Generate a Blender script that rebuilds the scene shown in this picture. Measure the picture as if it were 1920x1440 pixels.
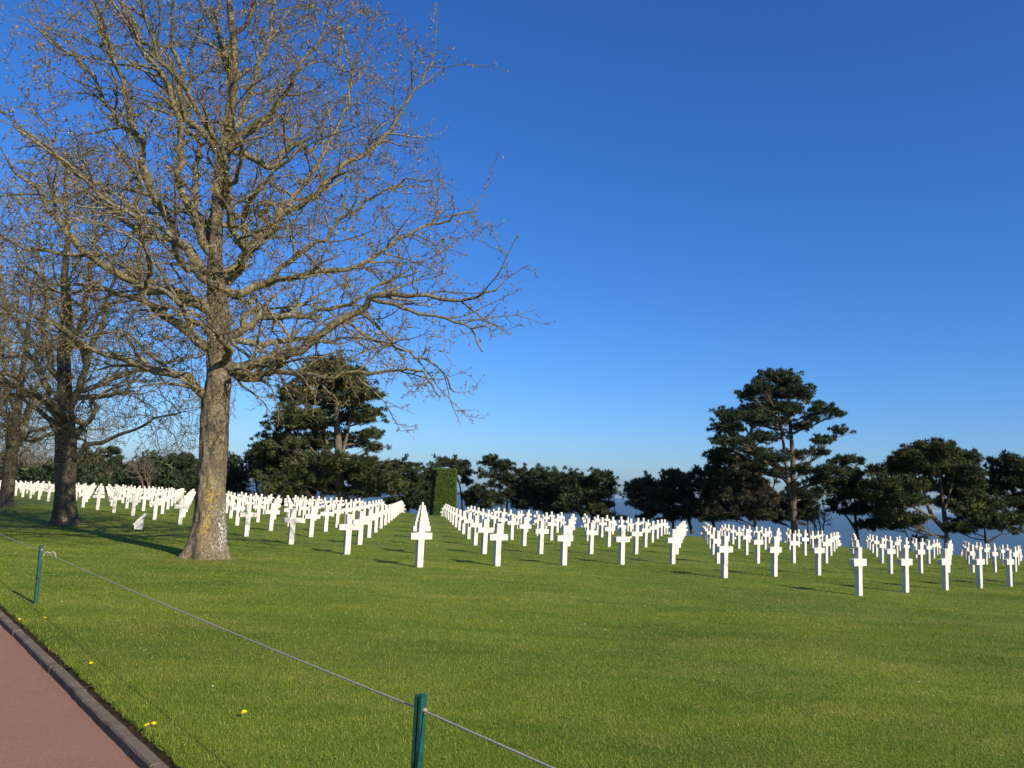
import bpy, bmesh, math, random
import numpy as np
from mathutils import Vector, Matrix

# ------------------------------------------------------------------ scene, camera, light
for o in list(bpy.data.objects):
    bpy.data.objects.remove(o, do_unlink=True)
scene = bpy.context.scene
COL = scene.collection
Z0 = 1.87                                     # eye height above the path
FPX, PITCH, ROLL = 1456.55, 0.13703, 0.04707  # lens in pixels of a 1920 px wide frame

def cam_axes():
    f = np.array([0, math.cos(PITCH), math.sin(PITCH)])
    u0 = np.array([0, -math.sin(PITCH), math.cos(PITCH)])
    r0 = np.array([1., 0, 0])
    r = r0 * math.cos(ROLL) + u0 * math.sin(ROLL)
    u = -r0 * math.sin(ROLL) + u0 * math.cos(ROLL)
    return f, r, u
CF, CR, CU = cam_axes()
cam_d = bpy.data.cameras.new('camera')
cam = bpy.data.objects.new('camera', cam_d)
COL.objects.link(cam)
cam_d.sensor_width = 36.0
cam_d.lens = FPX / 1920 * 36.0
cam_d.clip_start = 0.05
cam_d.clip_end = 120000
M = Matrix.Identity(4)
for k in range(3):
    M[k][0], M[k][1], M[k][2] = CR[k], CU[k], -CF[k]
M[2][3] = Z0
cam.matrix_world = M
scene.camera = cam

SUN_EL, SUN_AZ = math.radians(29), math.radians(138)   # azimuth from +Y towards +X
world = bpy.data.worlds.new('World')
scene.world = world
world.use_nodes = True
wn = world.node_tree
bg = wn.nodes['Background']
sky = wn.nodes.new('ShaderNodeTexSky')
sky.sky_type = 'NISHITA'
sky.sun_disc = False
sky.sun_elevation = SUN_EL
sky.sun_rotation = SUN_AZ
sky.altitude = 50
sky.air_density = 1.0
sky.dust_density = 1.0
sky.ozone_density = 10.0
hs = wn.nodes.new('ShaderNodeHueSaturation')
hs.inputs['Saturation'].default_value = 1.1
hs.inputs['Hue'].default_value = 0.507
wn.links.new(sky.outputs[0], hs.inputs['Color'])
wn.links.new(hs.outputs[0], bg.inputs[0])
bg.inputs[1].default_value = 0.111

sd = bpy.data.lights.new('sun', 'SUN')
sd.energy = 4.8
sd.angle = math.radians(0.53)
sd.color = (1.0, 0.89, 0.74)
sun = bpy.data.objects.new('sun', sd)
COL.objects.link(sun)
SDIR = Vector((math.sin(SUN_AZ) * math.cos(SUN_EL), math.cos(SUN_AZ) * math.cos(SUN_EL), math.sin(SUN_EL)))
sun.rotation_euler = (-SDIR).to_track_quat('-Z', 'Y').to_euler()
sun.location = SDIR * 60
scene.view_settings.view_transform = 'Standard'
scene.view_settings.look = 'None'
scene.view_settings.exposure = 0.6
scene.view_settings.gamma = 1.0
try:
    scene.cycles.max_bounces = 6
    scene.cycles.diffuse_bounces = 3
    scene.cycles.glossy_bounces = 3
    scene.cycles.transparent_max_bounces = 8
except Exception:
    pass

# ------------------------------------------------------------------ helpers
def ray(u, v):
    d = CF * FPX + CR * (u - 960) - CU * (v - 720)
    return d / d[1]

def at(u, v, Y):                              # the point seen at photo pixel (u, v), Y metres ahead
    p = ray(u, v) * Y
    p[2] += Z0
    return p

def sstep(a, b, x):
    t = np.clip((x - a) / (b - a), 0, 1)
    return t * t * (3 - 2 * t)

def crest(x):
    return 57 + 16 * sstep(4, -14, x) + 14 * sstep(-14, -45, x)

def ground(x, y):
    x = np.asarray(x, float); y = np.asarray(y, float)
    xc = np.clip(x, -70, 60) / 20; yc = (np.clip(y, -10, 95) - 20) / 20
    z = -1.87126 - 0.14406 * xc - 0.25009 * yc - 0.11104 * xc * xc - 0.07717 * xc * yc - 0.00087 * yc * yc
    z = z + 0.03 * sstep(30, 60, y) * np.sin(x * 0.21 + y * 0.13)
    d = np.maximum(0, y - crest(x))
    drop = np.where(d < 16, 0.0095 * d * d, 0.0095 * 256 + (d - 16) * 0.42)
    drop = np.minimum(drop, 60) * sstep(-16, 1, x + 0.33 * y)
    return z - drop + Z0

def tag(o, label=None, cat=None, group=None, kind=None):
    if label: o['label'] = label
    if cat: o['category'] = cat
    if group: o['group'] = group
    if kind: o['kind'] = kind
    return o

def empty(name, loc=(0, 0, 0), rz=0.0):
    o = bpy.data.objects.new(name, None)
    o.empty_display_size = 0.2
    o.location = loc
    o.rotation_euler = (0, 0, rz)
    COL.objects.link(o)
    return o

def mesh_np(name, V, faces, mat, parent=None, smooth=False, attrs=None, origin=None):
    """faces: list of int arrays (n, k)."""
    V = np.asarray(V, np.float32)
    if origin is not None:
        V = V - np.asarray(origin, np.float32)
    me = bpy.data.meshes.new(name)
    faces = [np.asarray(f, np.int32) for f in faces if len(f)]
    nl = sum(f.size for f in faces); nf = sum(len(f) for f in faces)
    me.vertices.add(len(V)); me.vertices.foreach_set('co', V.ravel())
    me.loops.add(nl); me.loops.foreach_set('vertex_index', np.concatenate([f.ravel() for f in faces]))
    st = []; tot = []; c = 0
    for f in faces:
        n, k = f.shape
        st.append(c + np.arange(n) * k); tot.append(np.full(n, k)); c += n * k
    me.polygons.add(nf)
    me.polygons.foreach_set('loop_start', np.concatenate(st).astype(np.int32))
    me.polygons.foreach_set('loop_total', np.concatenate(tot).astype(np.int32))
    if smooth:
        me.polygons.foreach_set('use_smooth', np.ones(nf, bool))
    for an, av in (attrs or {}).items():
        a = me.attributes.new(an, 'FLOAT', 'POINT')
        a.data.foreach_set('value', np.asarray(av, np.float32))
    me.update(calc_edges=True)
    if mat: me.materials.append(mat)
    o = bpy.data.objects.new(name, me)
    COL.objects.link(o)
    if parent: o.parent = parent
    if origin is not None and parent is None: o.location = origin
    return o

def bm_obj(name, bm, mat, parent=None, smooth=False):
    me = bpy.data.meshes.new(name)
    bmesh.ops.recalc_face_normals(bm, faces=bm.faces)
    bm.to_mesh(me); bm.free()
    if smooth:
        for p in me.polygons: p.use_smooth = True
    if mat: me.materials.append(mat)
    o = bpy.data.objects.new(name, me)
    COL.objects.link(o)
    if parent: o.parent = parent
    return o

# ------------------------------------------------------------------ materials
class NT:
    def __init__(s, name):
        s.m = bpy.data.materials.new(name); s.m.use_nodes = True
        s.t = s.m.node_tree; s.b = s.t.nodes['Principled BSDF']
    def n(s, typ, **kw):
        x = s.t.nodes.new('ShaderNode' + typ)
        for k, v in kw.items():
            if k in x.inputs: x.inputs[k].default_value = v
            else: setattr(x, k, v)
        return x
    def l(s, a, b): s.t.links.new(a, b)
    def coord(s, kind='Object'): return s.n('TexCoord').outputs[kind]
    def pos(s): return s.n('NewGeometry').outputs['Position']
    def mapping(s, vec, scale=(1, 1, 1), rot=(0, 0, 0)):
        m = s.n('Mapping'); m.inputs['Scale'].default_value = scale; m.inputs['Rotation'].default_value = rot
        s.l(vec, m.inputs['Vector']); return m.outputs[0]
    def noise(s, vec, scale, detail=4, rough=0.55, dist=0.0):
        x = s.n('TexNoise', Scale=scale, Detail=detail, Roughness=rough, Distortion=dist)
        s.l(vec, x.inputs['Vector']); return x.outputs['Fac']
    def ramp(s, fac, stops, interp='LINEAR'):
        r = s.n('ValToRGB'); r.color_ramp.interpolation = interp
        e = r.color_ramp.elements
        while len(e) < len(stops): e.new(0.5)
        for k, (p, c) in enumerate(stops):
            e[k].position = p; e[k].color = (*c, 1) if len(c) == 3 else c
        s.l(fac, r.inputs[0]); return r.outputs[0]
    def mix(s, fac, a, b, mode='MIX'):
        x = s.n('Mix', data_type='RGBA', blend_type=mode)
        for sock, v in ((x.inputs[0], fac), (x.inputs[6], a), (x.inputs[7], b)):
            if isinstance(v, (int, float)): sock.default_value = v
            elif isinstance(v, tuple): sock.default_value = (*v, 1)
            else: s.l(v, sock)
        return x.outputs[2]
    def math(s, op, a, b=None, clamp=False):
        x = s.n('Math', operation=op, use_clamp=clamp)
        for sock, v in ((x.inputs[0], a), (x.inputs[1], b)):
            if v is None: continue
            if isinstance(v, (int, float)): sock.default_value = v
            else: s.l(v, sock)
        return x.outputs[0]
    def bump(s, h, strength=0.5, dist=0.02):
        x = s.n('Bump', Strength=strength, Distance=dist)
        s.l(h, x.inputs['Height']); s.l(x.outputs[0], s.b.inputs['Normal'])
    def base(s, c):
        if isinstance(c, tuple): s.b.inputs['Base Color'].default_value = (*c, 1)
        else: s.l(c, s.b.inputs['Base Color'])
    def rough(s, r, spec=0.3):
        s.b.inputs['Roughness'].default_value = r
        s.b.inputs['Specular IOR Level'].default_value = spec

def lawn_colour(T, P):
    """Mottled lawn: green, olive and dry straw patches, faint mowing bands."""
    a = T.noise(P, 0.35, 5, 0.6)
    b = T.noise(T.mapping(P, (0.55, 1.6, 1), (0, 0, 0.6)), 1.1, 4, 0.6)
    c = T.noise(P, 5.0, 4, 0.68)
    e = T.noise(P, 13.0, 3, 0.7)
    g = T.ramp(a, [(0.36, (0.078, 0.120, 0.009)), (0.5, (0.115, 0.150, 0.013)), (0.64, (0.172, 0.182, 0.022))])
    g2 = T.ramp(b, [(0.40, (0.066, 0.112, 0.009)), (0.62, (0.172, 0.184, 0.024))])
    g = T.mix(0.45, g, g2)
    d2 = T.noise(T.mapping(P, (0.7, 1.5, 1), (0, 0, 0.3)), 0.65, 4, 0.65)
    dry = T.math('MULTIPLY', T.math('ADD', T.ramp(c, [(0.52, (0, 0, 0)), (0.70, (1, 1, 1))]), T.ramp(d2, [(0.48, (0, 0, 0)), (0.68, (1, 1, 1))])), 0.46)
    vd = T.n('VectorMath', operation='DISTANCE'); T.l(P, vd.inputs[0]); vd.inputs[1].default_value = (-6.6, 17.6, 0.05)
    worn = T.math('MULTIPLY', T.ramp(T.math('ADD', T.math('MULTIPLY', vd.outputs['Value'], 0.5), T.math('MULTIPLY', T.math('SUBTRACT', c, 0.5), 0.7)), [(0.30, (1, 1, 1)), (0.52, (0, 0, 0))]), 0.55)
    g = T.mix(worn, g, (0.16, 0.115, 0.06))
    g = T.mix(T.math('MULTIPLY', T.ramp(e, [(0.30, (1, 1, 1)), (0.52, (0, 0, 0))]), 0.5), g, (0.045, 0.085, 0.006))
    mac = T.ramp(T.noise(T.mapping(P, (0.8, 1.3, 1), (0, 0, 0.4)), 0.16, 4, 0.6), [(0.34, (0.80, 0.90, 0.74)), (0.50, (1.04, 1.19, 0.90)), (0.66, (1.30, 1.38, 1.06))])
    return T.mix(1.0, T.mix(dry, g, (0.235, 0.205, 0.05)), mac, 'MULTIPLY')

def mat_lawn():
    T = NT('lawn')
    P = T.pos()
    g = lawn_colour(T, P)
    f = T.noise(P, 38, 3, 0.7)
    g = T.mix(T.ramp(f, [(0.35, (0, 0, 0)), (0.7, (1, 1, 1))]), T.mix(0.5, g, (0.05, 0.07, 0.008)), g)
    # earth on the bluff side where the mown turf stops
    T.base(g)
    T.rough(0.85, 0.15)
    h = T.math('ADD', T.noise(P, 30, 3, 0.7), T.math('MULTIPLY', T.noise(P, 1.2, 2), 1.5))
    T.bump(h, 0.6, 0.03)
    return T.m

def mat_blade():
    T = NT('grass_blade')
    P = T.pos()
    g = lawn_colour(T, P)
    at_ = T.n('Attribute', attribute_name='tone')
    tone = at_.outputs['Fac']
    g = T.mix(T.math('MULTIPLY', T.ramp(tone, [(0.55, (0, 0, 0)), (1.0, (1, 1, 1))]), 0.75), g, (0.30, 0.28, 0.065))
    g = T.mix(T.math('MULTIPLY', T.ramp(tone, [(0.0, (1, 1, 1)), (0.45, (0, 0, 0))]), 0.75), g, (0.050, 0.105, 0.008))
    T.base(T.mix(1.0, g, (1.22, 1.22, 1.22), 'MULTIPLY'))
    T.rough(0.7, 0.08)
    tr = T.n('BsdfTranslucent'); T.l(g, tr.inputs['Color'])
    mx = T.n('MixShader'); mx.inputs[0].default_value = 0.3
    T.l(T.b.outputs[0], mx.inputs[1]); T.l(tr.outputs[0], mx.inputs[2])
    T.l(mx.outputs[0], T.t.nodes['Material Output'].inputs['Surface'])
    return T.m

def mat_path():
    T = NT('path_asphalt'); P = T.pos()
    a = T.noise(P, 1.6, 6, 0.68); b = T.noise(P, 55, 4, 0.85)
    v = T.n('TexVoronoi', Scale=170.0); T.l(P, v.inputs['Vector'])
    c = T.ramp(a, [(0.3, (0.205, 0.103, 0.066)), (0.7, (0.265, 0.140, 0.094))])
    c = T.mix(0.45, c, T.ramp(b, [(0.3, (0.11, 0.056, 0.04)), (0.72, (0.39, 0.235, 0.165))]))
    sp = T.ramp(v.outputs['Distance'], [(0.05, (1, 1, 1)), (0.16, (0, 0, 0))])
    c = T.mix(T.math('MULTIPLY', sp, 0.35), c, (0.42, 0.31, 0.27))
    T.base(c); T.rough(0.9, 0.2); T.bump(T.math('ADD', b, v.outputs['Distance']), 0.5, 0.006)
    return T.m

def mat_kerb():
    T = NT('kerb_stone'); P = T.pos()
    a = T.noise(P, 5, 5, 0.65); b = T.noise(P, 70, 3, 0.75)
    c = T.ramp(a, [(0.3, (0.075, 0.057, 0.038)), (0.55, (0.16, 0.127, 0.086)), (0.75, (0.26, 0.212, 0.147))])
    c = T.mix(0.4, c, T.ramp(b, [(0.3, (0.035, 0.028, 0.02)), (0.7, (0.24, 0.205, 0.16))]))
    T.base(c); T.rough(0.95, 0.05); T.bump(T.math('ADD', a, b), 0.7, 0.012)
    return T.m

def mat_soil():
    T = NT('soil'); P = T.pos()
    b = T.noise(P, 26, 5, 0.75)
    T.base(T.ramp(b, [(0.3, (0.018, 0.012, 0.008)), (0.6, (0.055, 0.037, 0.024)), (0.78, (0.13, 0.10, 0.07))]))
    T.rough(0.95, 0.1); T.bump(b, 1.0, 0.04)
    return T.m

def mat_marble():
    T = NT('white_marble')
    oi = T.n('ObjectInfo')
    P = T.coord('Object')
    add = T.n('VectorMath', operation='ADD')
    sc = T.n('VectorMath', operation='SCALE'); sc.inputs['Scale'].default_value = 37.0
    cmb = T.n('CombineXYZ'); T.l(oi.outputs['Random'], cmb.inputs[0]); T.l(oi.outputs['Random'], cmb.inputs[2])
    T.l(cmb.outputs[0], sc.inputs[0]); T.l(P, add.inputs[0]); T.l(sc.outputs[0], add.inputs[1])
    v = T.noise(T.mapping(add.outputs[0], (1, 1, 0.5), (0.4, 0.2, 0.3)), 5.5, 6, 0.62, 1.4)
    c = T.ramp(v, [(0.36, (0.37, 0.355, 0.315)), (0.47, (0.53, 0.495, 0.425)), (0.6, (0.60, 0.555, 0.465))])
    sp = T.n('SeparateXYZ'); T.l(P, sp.inputs[0])
    foot = T.ramp(T.math('ADD', sp.outputs['Z'], T.math('MULTIPLY', T.noise(add.outputs[0], 14, 3), 0.12)),
                  [(0.05, (1, 1, 1)), (0.15, (0, 0, 0))])
    c = T.mix(T.math('MULTIPLY', foot, 0.45), c, (0.46, 0.47, 0.34))
    T.base(c); T.rough(0.55, 0.3)
    return T.m

def mat_bark(name, cols, lichen=0.5, trunk=False):
    T = NT(name); P = T.coord('Object')
    f = T.noise(T.mapping(P, (1, 1, 0.40)), 17, 6, 0.72, 0.5)
    big = T.noise(P, 1.6, 3)
    c = T.ramp(f, [(0.30, cols[0]), (0.5, cols[1]), (0.68, cols[2])])
    c = T.mix(T.math('MULTIPLY', T.ramp(big, [(0.4, (0, 0, 0)), (0.65, (1, 1, 1))]), 0.4), c, cols[3])
    sp = T.n('SeparateXYZ'); T.l(P, sp.inputs[0])
    # crusty lichen: pale grey and ochre rosettes with shapes of their own
    l1 = T.noise(P, 17, 4, 0.7); l2 = T.noise(P, 2.1, 2)
    pale = T.math('MULTIPLY', T.ramp(l1, [(0.57, (0, 0, 0)), (0.62, (1, 1, 1))]), T.ramp(l2, [(0.42, (0, 0, 0)), (0.6, (1, 1, 1))]))
    c = T.mix(T.math('MULTIPLY', pale, lichen), c, (0.46, 0.46, 0.38))
    l3 = T.noise(P, 21, 4, 0.7, 0.3); l4 = T.noise(P, 1.3, 2)
    yel = T.math('MULTIPLY', T.ramp(l3, [(0.54, (0, 0, 0)), (0.60, (1, 1, 1))]), T.ramp(l4, [(0.50, (0, 0, 0)), (0.64, (1, 1, 1))]))
    c = T.mix(T.math('MULTIPLY', yel, lichen), c, (0.36, 0.27, 0.06))
    if trunk:
        zx = sp.outputs['Z']; xx = sp.outputs['X']
        def band(val, a, b, c_, d):
            return T.math('MULTIPLY', T.ramp(val, [(a, (0, 0, 0)), (b, (1, 1, 1))]), T.ramp(val, [(c_, (1, 1, 1)), (d, (0, 0, 0))]))
        zn = T.math('MULTIPLY', zx, 0.25)                      # 0..1 over 4 m
        wob = T.math('MULTIPLY', T.math('SUBTRACT', T.noise(P, 3.0, 3), 0.5), 0.35)
        xn = T.math('ADD', T.math('ADD', xx, 0.5), wob)
        ymask = T.math('MULTIPLY', band(zn, 0.05, 0.12, 0.36, 0.50), band(xn, 0.36, 0.46, 0.58, 0.74))
        yspot = T.ramp(T.noise(T.mapping(P, (1, 1, 0.6)), 24, 4, 0.8), [(0.49, (0, 0, 0)), (0.56, (1, 1, 1))])
        c = T.mix(T.math('MULTIPLY', T.math('MULTIPLY', ymask, yspot), 0.8), c, (0.33, 0.225, 0.03))
        wmask = T.math('MULTIPLY', band(zn, 0.03, 0.09, 0.34, 0.46), T.ramp(xn, [(0.72, (0, 0, 0)), (0.86, (1, 1, 1))]))
        wspot = T.ramp(T.noise(T.mapping(P, (1, 1, 0.5)), 26, 4, 0.75), [(0.52, (0, 0, 0)), (0.59, (1, 1, 1))])
        c = T.mix(T.math('MULTIPLY', T.math('MULTIPLY', wmask, wspot), 0.85), c, (0.62, 0.62, 0.54))
        sm = band(zn, 0.03, 0.12, 0.45, 0.7)
        sspot = T.ramp(T.noise(P, 44, 3, 0.7), [(0.63, (0, 0, 0)), (0.67, (1, 1, 1))])
        c = T.mix(T.math('MULTIPLY', T.math('MULTIPLY', sm, sspot), 0.8), c, (0.55, 0.54, 0.46))
    T.base(c); T.rough(0.9, 0.15)
    T.bump(f, 1.0, 0.035 if trunk else 0.02)
    return T.m

def mat_attr(name, c0, c1, c2, rough=0.7, transl=0.0):
    T = NT(name)
    tone = T.n('Attribute', attribute_name='tone').outputs['Fac']
    c = T.ramp(tone, [(0.0, c0), (0.5, c1), (1.0, c2)])
    T.base(c); T.rough(rough, 0.2)
    if transl:
        tr = T.n('BsdfTranslucent'); T.l(c, tr.inputs['Color'])
        mx = T.n('MixShader'); mx.inputs[0].default_value = transl
        T.l(T.b.outputs[0], mx.inputs[1]); T.l(tr.outputs[0], mx.inputs[2])
        T.l(mx.outputs[0], T.t.nodes['Material Output'].inputs['Surface'])
    return T.m

def mat_plain(name, c, rough=0.6, spec=0.4, var=0.25, scale=20, metal=0.0, bump=0.0):
    T = NT(name); P = T.coord('Object')
    n = T.noise(P, scale, 4, 0.65)
    lo = tuple(x * (1 - var) for x in c); hi = tuple(min(1, x * (1 + var)) for x in c)
    T.base(T.ramp(n, [(0.35, lo), (0.65, hi)])); T.rough(rough, spec)
    T.b.inputs['Metallic'].default_value = metal
    if bump: T.bump(n, bump, 0.01)
    return T.m

def mat_sea():
    T = NT('sea_water'); P = T.pos()
    T.base((0.045, 0.085, 0.11))
    T.rough(0.38, 0.25); T.b.inputs['IOR'].default_value = 1.33
    h = T.math('ADD', T.noise(P, 0.12, 3, 0.6), T.math('MULTIPLY', T.noise(T.mapping(P, (0.4, 1, 1)), 0.02, 3, 0.6), 3.0))
    T.bump(h, 0.8, 2.0)
    return T.m

MAT = dict(lawn=mat_lawn(), blade=mat_blade(), path=mat_path(), kerb=mat_kerb(), soil=mat_soil(), marble=mat_marble(), sea=mat_sea())
MAT['trunk'] = mat_bark('bark_trunk', [(0.030, 0.022, 0.014), (0.115, 0.090, 0.058), (0.23, 0.19, 0.13), (0.12, 0.10, 0.06)], 0.5, True)
MAT['trunk2'] = mat_bark('bark_trunk_shaded', [(0.022, 0.017, 0.011), (0.065, 0.052, 0.034), (0.12, 0.098, 0.066), (0.085, 0.068, 0.03)], 0.5)  # bark colours darkened to carry the shade of the big tree
MAT['limb'] = mat_bark('bark_limb', [(0.032, 0.026, 0.017), (0.125, 0.108, 0.070), (0.255, 0.228, 0.158), (0.17, 0.143, 0.062)], 0.75)
MAT['twig'] = mat_bark('bark_twig', [(0.045, 0.035, 0.019), (0.118, 0.095, 0.050), (0.20, 0.168, 0.092), (0.165, 0.132, 0.045)], 0.45)
MAT['bud'] = mat_attr('leaf_buds', (0.13, 0.085, 0.030), (0.28, 0.205, 0.072), (0.35, 0.29, 0.10), 0.7, 0.25)
MAT['pinebark'] = mat_bark('bark_pine', [(0.04, 0.031, 0.023), (0.105, 0.083, 0.061), (0.18, 0.147, 0.11), (0.12, 0.10, 0.06)], 0.25)
MAT['darkbark'] = mat_bark('bark_dark', [(0.02, 0.017, 0.013), (0.055, 0.045, 0.034), (0.11, 0.092, 0.07), (0.06, 0.052, 0.034)], 0.15)
MAT['needle'] = mat_attr('pine_needles', (0.012, 0.021, 0.010), (0.030, 0.046, 0.018), (0.100, 0.120, 0.040), 0.6, 0.12)
MAT['needle_olive'] = mat_attr('pine_needles_olive', (0.020, 0.029, 0.010), (0.052, 0.064, 0.019), (0.135, 0.142, 0.040), 0.6, 0.12)
MAT['needle_brown'] = mat_attr('pine_needles_brown', (0.022, 0.024, 0.012), (0.05, 0.047, 0.022), (0.10, 0.078, 0.038), 0.6, 0.12)
MAT['hedge'] = mat_attr('clipped_hedge', (0.045, 0.085, 0.012), (0.085, 0.140, 0.020), (0.14, 0.20, 0.032), 0.6, 0.1)
MAT['greyshrub'] = mat_bark('bark_shrub', [(0.06, 0.046, 0.033), (0.115, 0.092, 0.066), (0.17, 0.142, 0.105), (0.12, 0.095, 0.062)], 0.1)
MAT['redshrub'] = mat_bark('bark_red_shrub', [(0.05, 0.032, 0.024), (0.09, 0.06, 0.045), (0.135, 0.092, 0.07), (0.095, 0.064, 0.046)], 0.05)

# ------------------------------------------------------------------ setting: lawn, path, kerb, sea
KD = np.array([0.643, -0.766]); KN = np.array([0.766, 0.643])   # along the kerb, and towards the lawn
def kpt(s, n): return KD * s + KN * n
def axis(parts):
    out = []
    for a, b, st in parts: out.append(np.arange(a, b, st))
    return np.concatenate(out + [[parts[-1][1]]])
def build_lawn():
    # grid in kerb coordinates: n runs from the lawn edge outwards, s along the kerb
    n = axis([(1.705, 20, 0.5), (20, 110, 1.5), (110, 170, 4), (170, 900, 60)])
    s = axis([(-900, -170, 60), (-170, -90, 4), (-90, 90, 1.5), (90, 170, 4), (170, 900, 60)])
    N, S = np.meshgrid(n, s, indexing='ij')
    X = KD[0] * S + KN[0] * N; Y = KD[1] * S + KN[1] * N
    Z = ground(X, Y)
    V = np.stack([X, Y, Z], -1).reshape(-1, 3)
    a, b = N.shape
    idx = np.arange(a * b).reshape(a, b)
    F = np.stack([idx[:-1, :-1], idx[1:, :-1], idx[1:, 1:], idx[:-1, 1:]], -1).reshape(-1, 4)[:, ::-1]
    # turned-down lip at the lawn edge
    e = V[idx[0]].copy(); e[:, 2] -= 0.12
    k = len(V); V = np.vstack([V, e])
    li = k + np.arange(b)
    L = np.stack([idx[0, :-1], li[:-1], li[1:], idx[0, 1:]], -1)
    tag(mesh_np('lawn', V, [F, L], MAT['lawn'], smooth=True), kind='structure')
build_lawn()

def strip(name, n0, n1, dz, mat, ns, s0=-60, s1=30, amp=0.0, step=0.25, seed=0):
    r = np.random.default_rng(seed)
    s = np.arange(s0, s1, step); n = np.linspace(n0, n1, ns)
    N, S = np.meshgrid(n, s, indexing='ij')
    X = KD[0] * S + KN[0] * N; Y = KD[1] * S + KN[1] * N
    Z = ground(X, Y) + dz + amp * r.normal(size=N.shape)
    V = np.stack([X, Y, Z], -1).reshape(-1, 3); idx = np.arange(N.size).reshape(N.shape)
    F = np.stack([idx[:-1, :-1], idx[1:, :-1], idx[1:, 1:], idx[:-1, 1:]], -1).reshape(-1, 4)[:, ::-1]
    return tag(mesh_np(name, V, [F], mat, smooth=True), kind='structure')
strip('path', -3.4, 1.56, -0.062, MAT['path'], 8, step=0.5)
strip('ground', -900, -3.4, -0.07, MAT['lawn'], 6, s0=-900, s1=900, step=30)
strip('soil', 1.62, 1.80, -0.030, MAT['soil'], 8, s0=-14, s1=6, amp=0.010, step=0.025, seed=4)
strip('ground_edge', 1.56, 1.80, -0.1, MAT['soil'], 3, step=0.5)

def build_kerb():
    r = random.Random(3); bm = bmesh.new()
    s = -60.0; L = 0.98
    while s < 30:
        l = L + r.uniform(-0.02, 0.02)
        j = r.uniform(-0.004, 0.004); dz = r.uniform(-0.004, 0.004)
        segs = 6 if -14 < s < 6 else 1
        prof = [(1.545 + j, -0.14), (1.548 + j, -0.012 + dz), (1.558 + j, 0.0 + dz), (1.622 + j, 0.002 + dz), (1.634 + j, -0.010 + dz), (1.635 + j, -0.14)]
        rings = []
        for k in range(segs + 1):
            ss = s + 0.004 + (l - 0.008) * k / segs
            g = []
            for (n, z) in prof:
                p = kpt(ss, n + r.uniform(-0.0022, 0.0022))
                g.append(bm.verts.new((p[0], p[1], float(ground(p[0], p[1])) + z + r.uniform(-0.002, 0.002))))
            rings.append(g)
        for a, b in zip(rings, rings[1:]):
            for q in range(5): bm.faces.new((a[q], a[q + 1], b[q + 1], b[q]))
        bm.faces.new(rings[0][::-1]); bm.faces.new(rings[-1])
        s += l
    tag(bm_obj('kerb', bm, MAT['kerb']), kind='structure')
build_kerb()

def build_sea():
    V = []; F = []
    rr = np.concatenate([[40], np.geomspace(60, 24000, 40)]); th = np.linspace(0, 2 * math.pi, 97)[:-1]
    R, T = np.meshgrid(rr, th, indexing='ij')
    V = np.stack([R * np.cos(T), R * np.sin(T), np.full(R.shape, -46.0)], -1).reshape(-1, 3)
    idx = np.arange(R.size).reshape(R.shape); nx = np.roll(idx, -1, axis=1)
    F = np.stack([idx[:-1], idx[1:], nx[1:], nx[:-1]], -1).reshape(-1, 4)
    tag(mesh_np('sea', V, [F], MAT['sea'], smooth=True), kind='structure')
build_sea()

# ------------------------------------------------------------------ crosses
LA = 2.31153 * np.array([math.cos(0.694094), math.sin(0.694094)])
LC = 3.46636 * np.array([-math.sin(0.694094), math.cos(0.694094)])
LO = np.array([-1.94895, 18.35774])
def cross_mesh():
    hw, aw, h, az, ah, d, f = 0.0815, 0.292, 1.05, 0.710, 0.0765, 0.055, 0.028
    def fil(cx, cz, a0):            # concave fillet
        return [(cx + f * math.cos(a0 + t), cz + f * math.sin(a0 + t)) for t in (0, -math.pi / 6, -math.pi / 3, -math.pi / 2)]
    P = [(-hw, -0.12), (hw, -0.12)]
    lo, hi = az - ah, az + ah
    q = [(hw + f * (1 - math.sin(t)) if False else None) for t in ()]
    def corner(sx, zc, sz):         # rounded inner corner between shaft and arm
        cx, cz = sx * (hw + f), zc + sz * f
        return [(cx - sx * f * math.cos(t), cz - sz * f * math.sin(t)) for t in (0, math.pi / 6, math.pi / 3, math.pi / 2)]
    P += corner(1, lo, -1) + [(aw, lo), (aw, hi)] + corner(1, hi, 1)[::-1] + [(hw, h), (-hw, h)] + corner(-1, hi, 1) + [(-aw, hi), (-aw, lo)] + corner(-1, lo, -1)[::-1]
    bm = bmesh.new()
    vs = [bm.verts.new((x, -d, z)) for x, z in P]
    fc = bm.faces.new(vs)
    ex = bmesh.ops.extrude_face_region(bm, geom=[fc])
    bmesh.ops.translate(bm, vec=(0, 2 * d, 0), verts=[v for v in ex['geom'] if isinstance(v, bmesh.types.BMVert)])
    bmesh.ops.recalc_face_normals(bm, faces=bm.faces)
    edges = [e for e in bm.edges if len(e.link_faces) == 2 and e.calc_face_angle(0) > 0.9]
    bmesh.ops.bevel(bm, geom=edges, offset=0.006, segments=1, affect='EDGES', profile=0.5)
    me = bpy.data.meshes.new('cross'); bm.to_mesh(me); bm.free()
    me.materials.append(MAT['marble'])
    return me

def project(P):
    d = P - np.array([0, 0, Z0]); z = d @ CF
    return 960 + FPX * (d @ CR) / z, 720 - FPX * (d @ CU) / z, z

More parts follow.
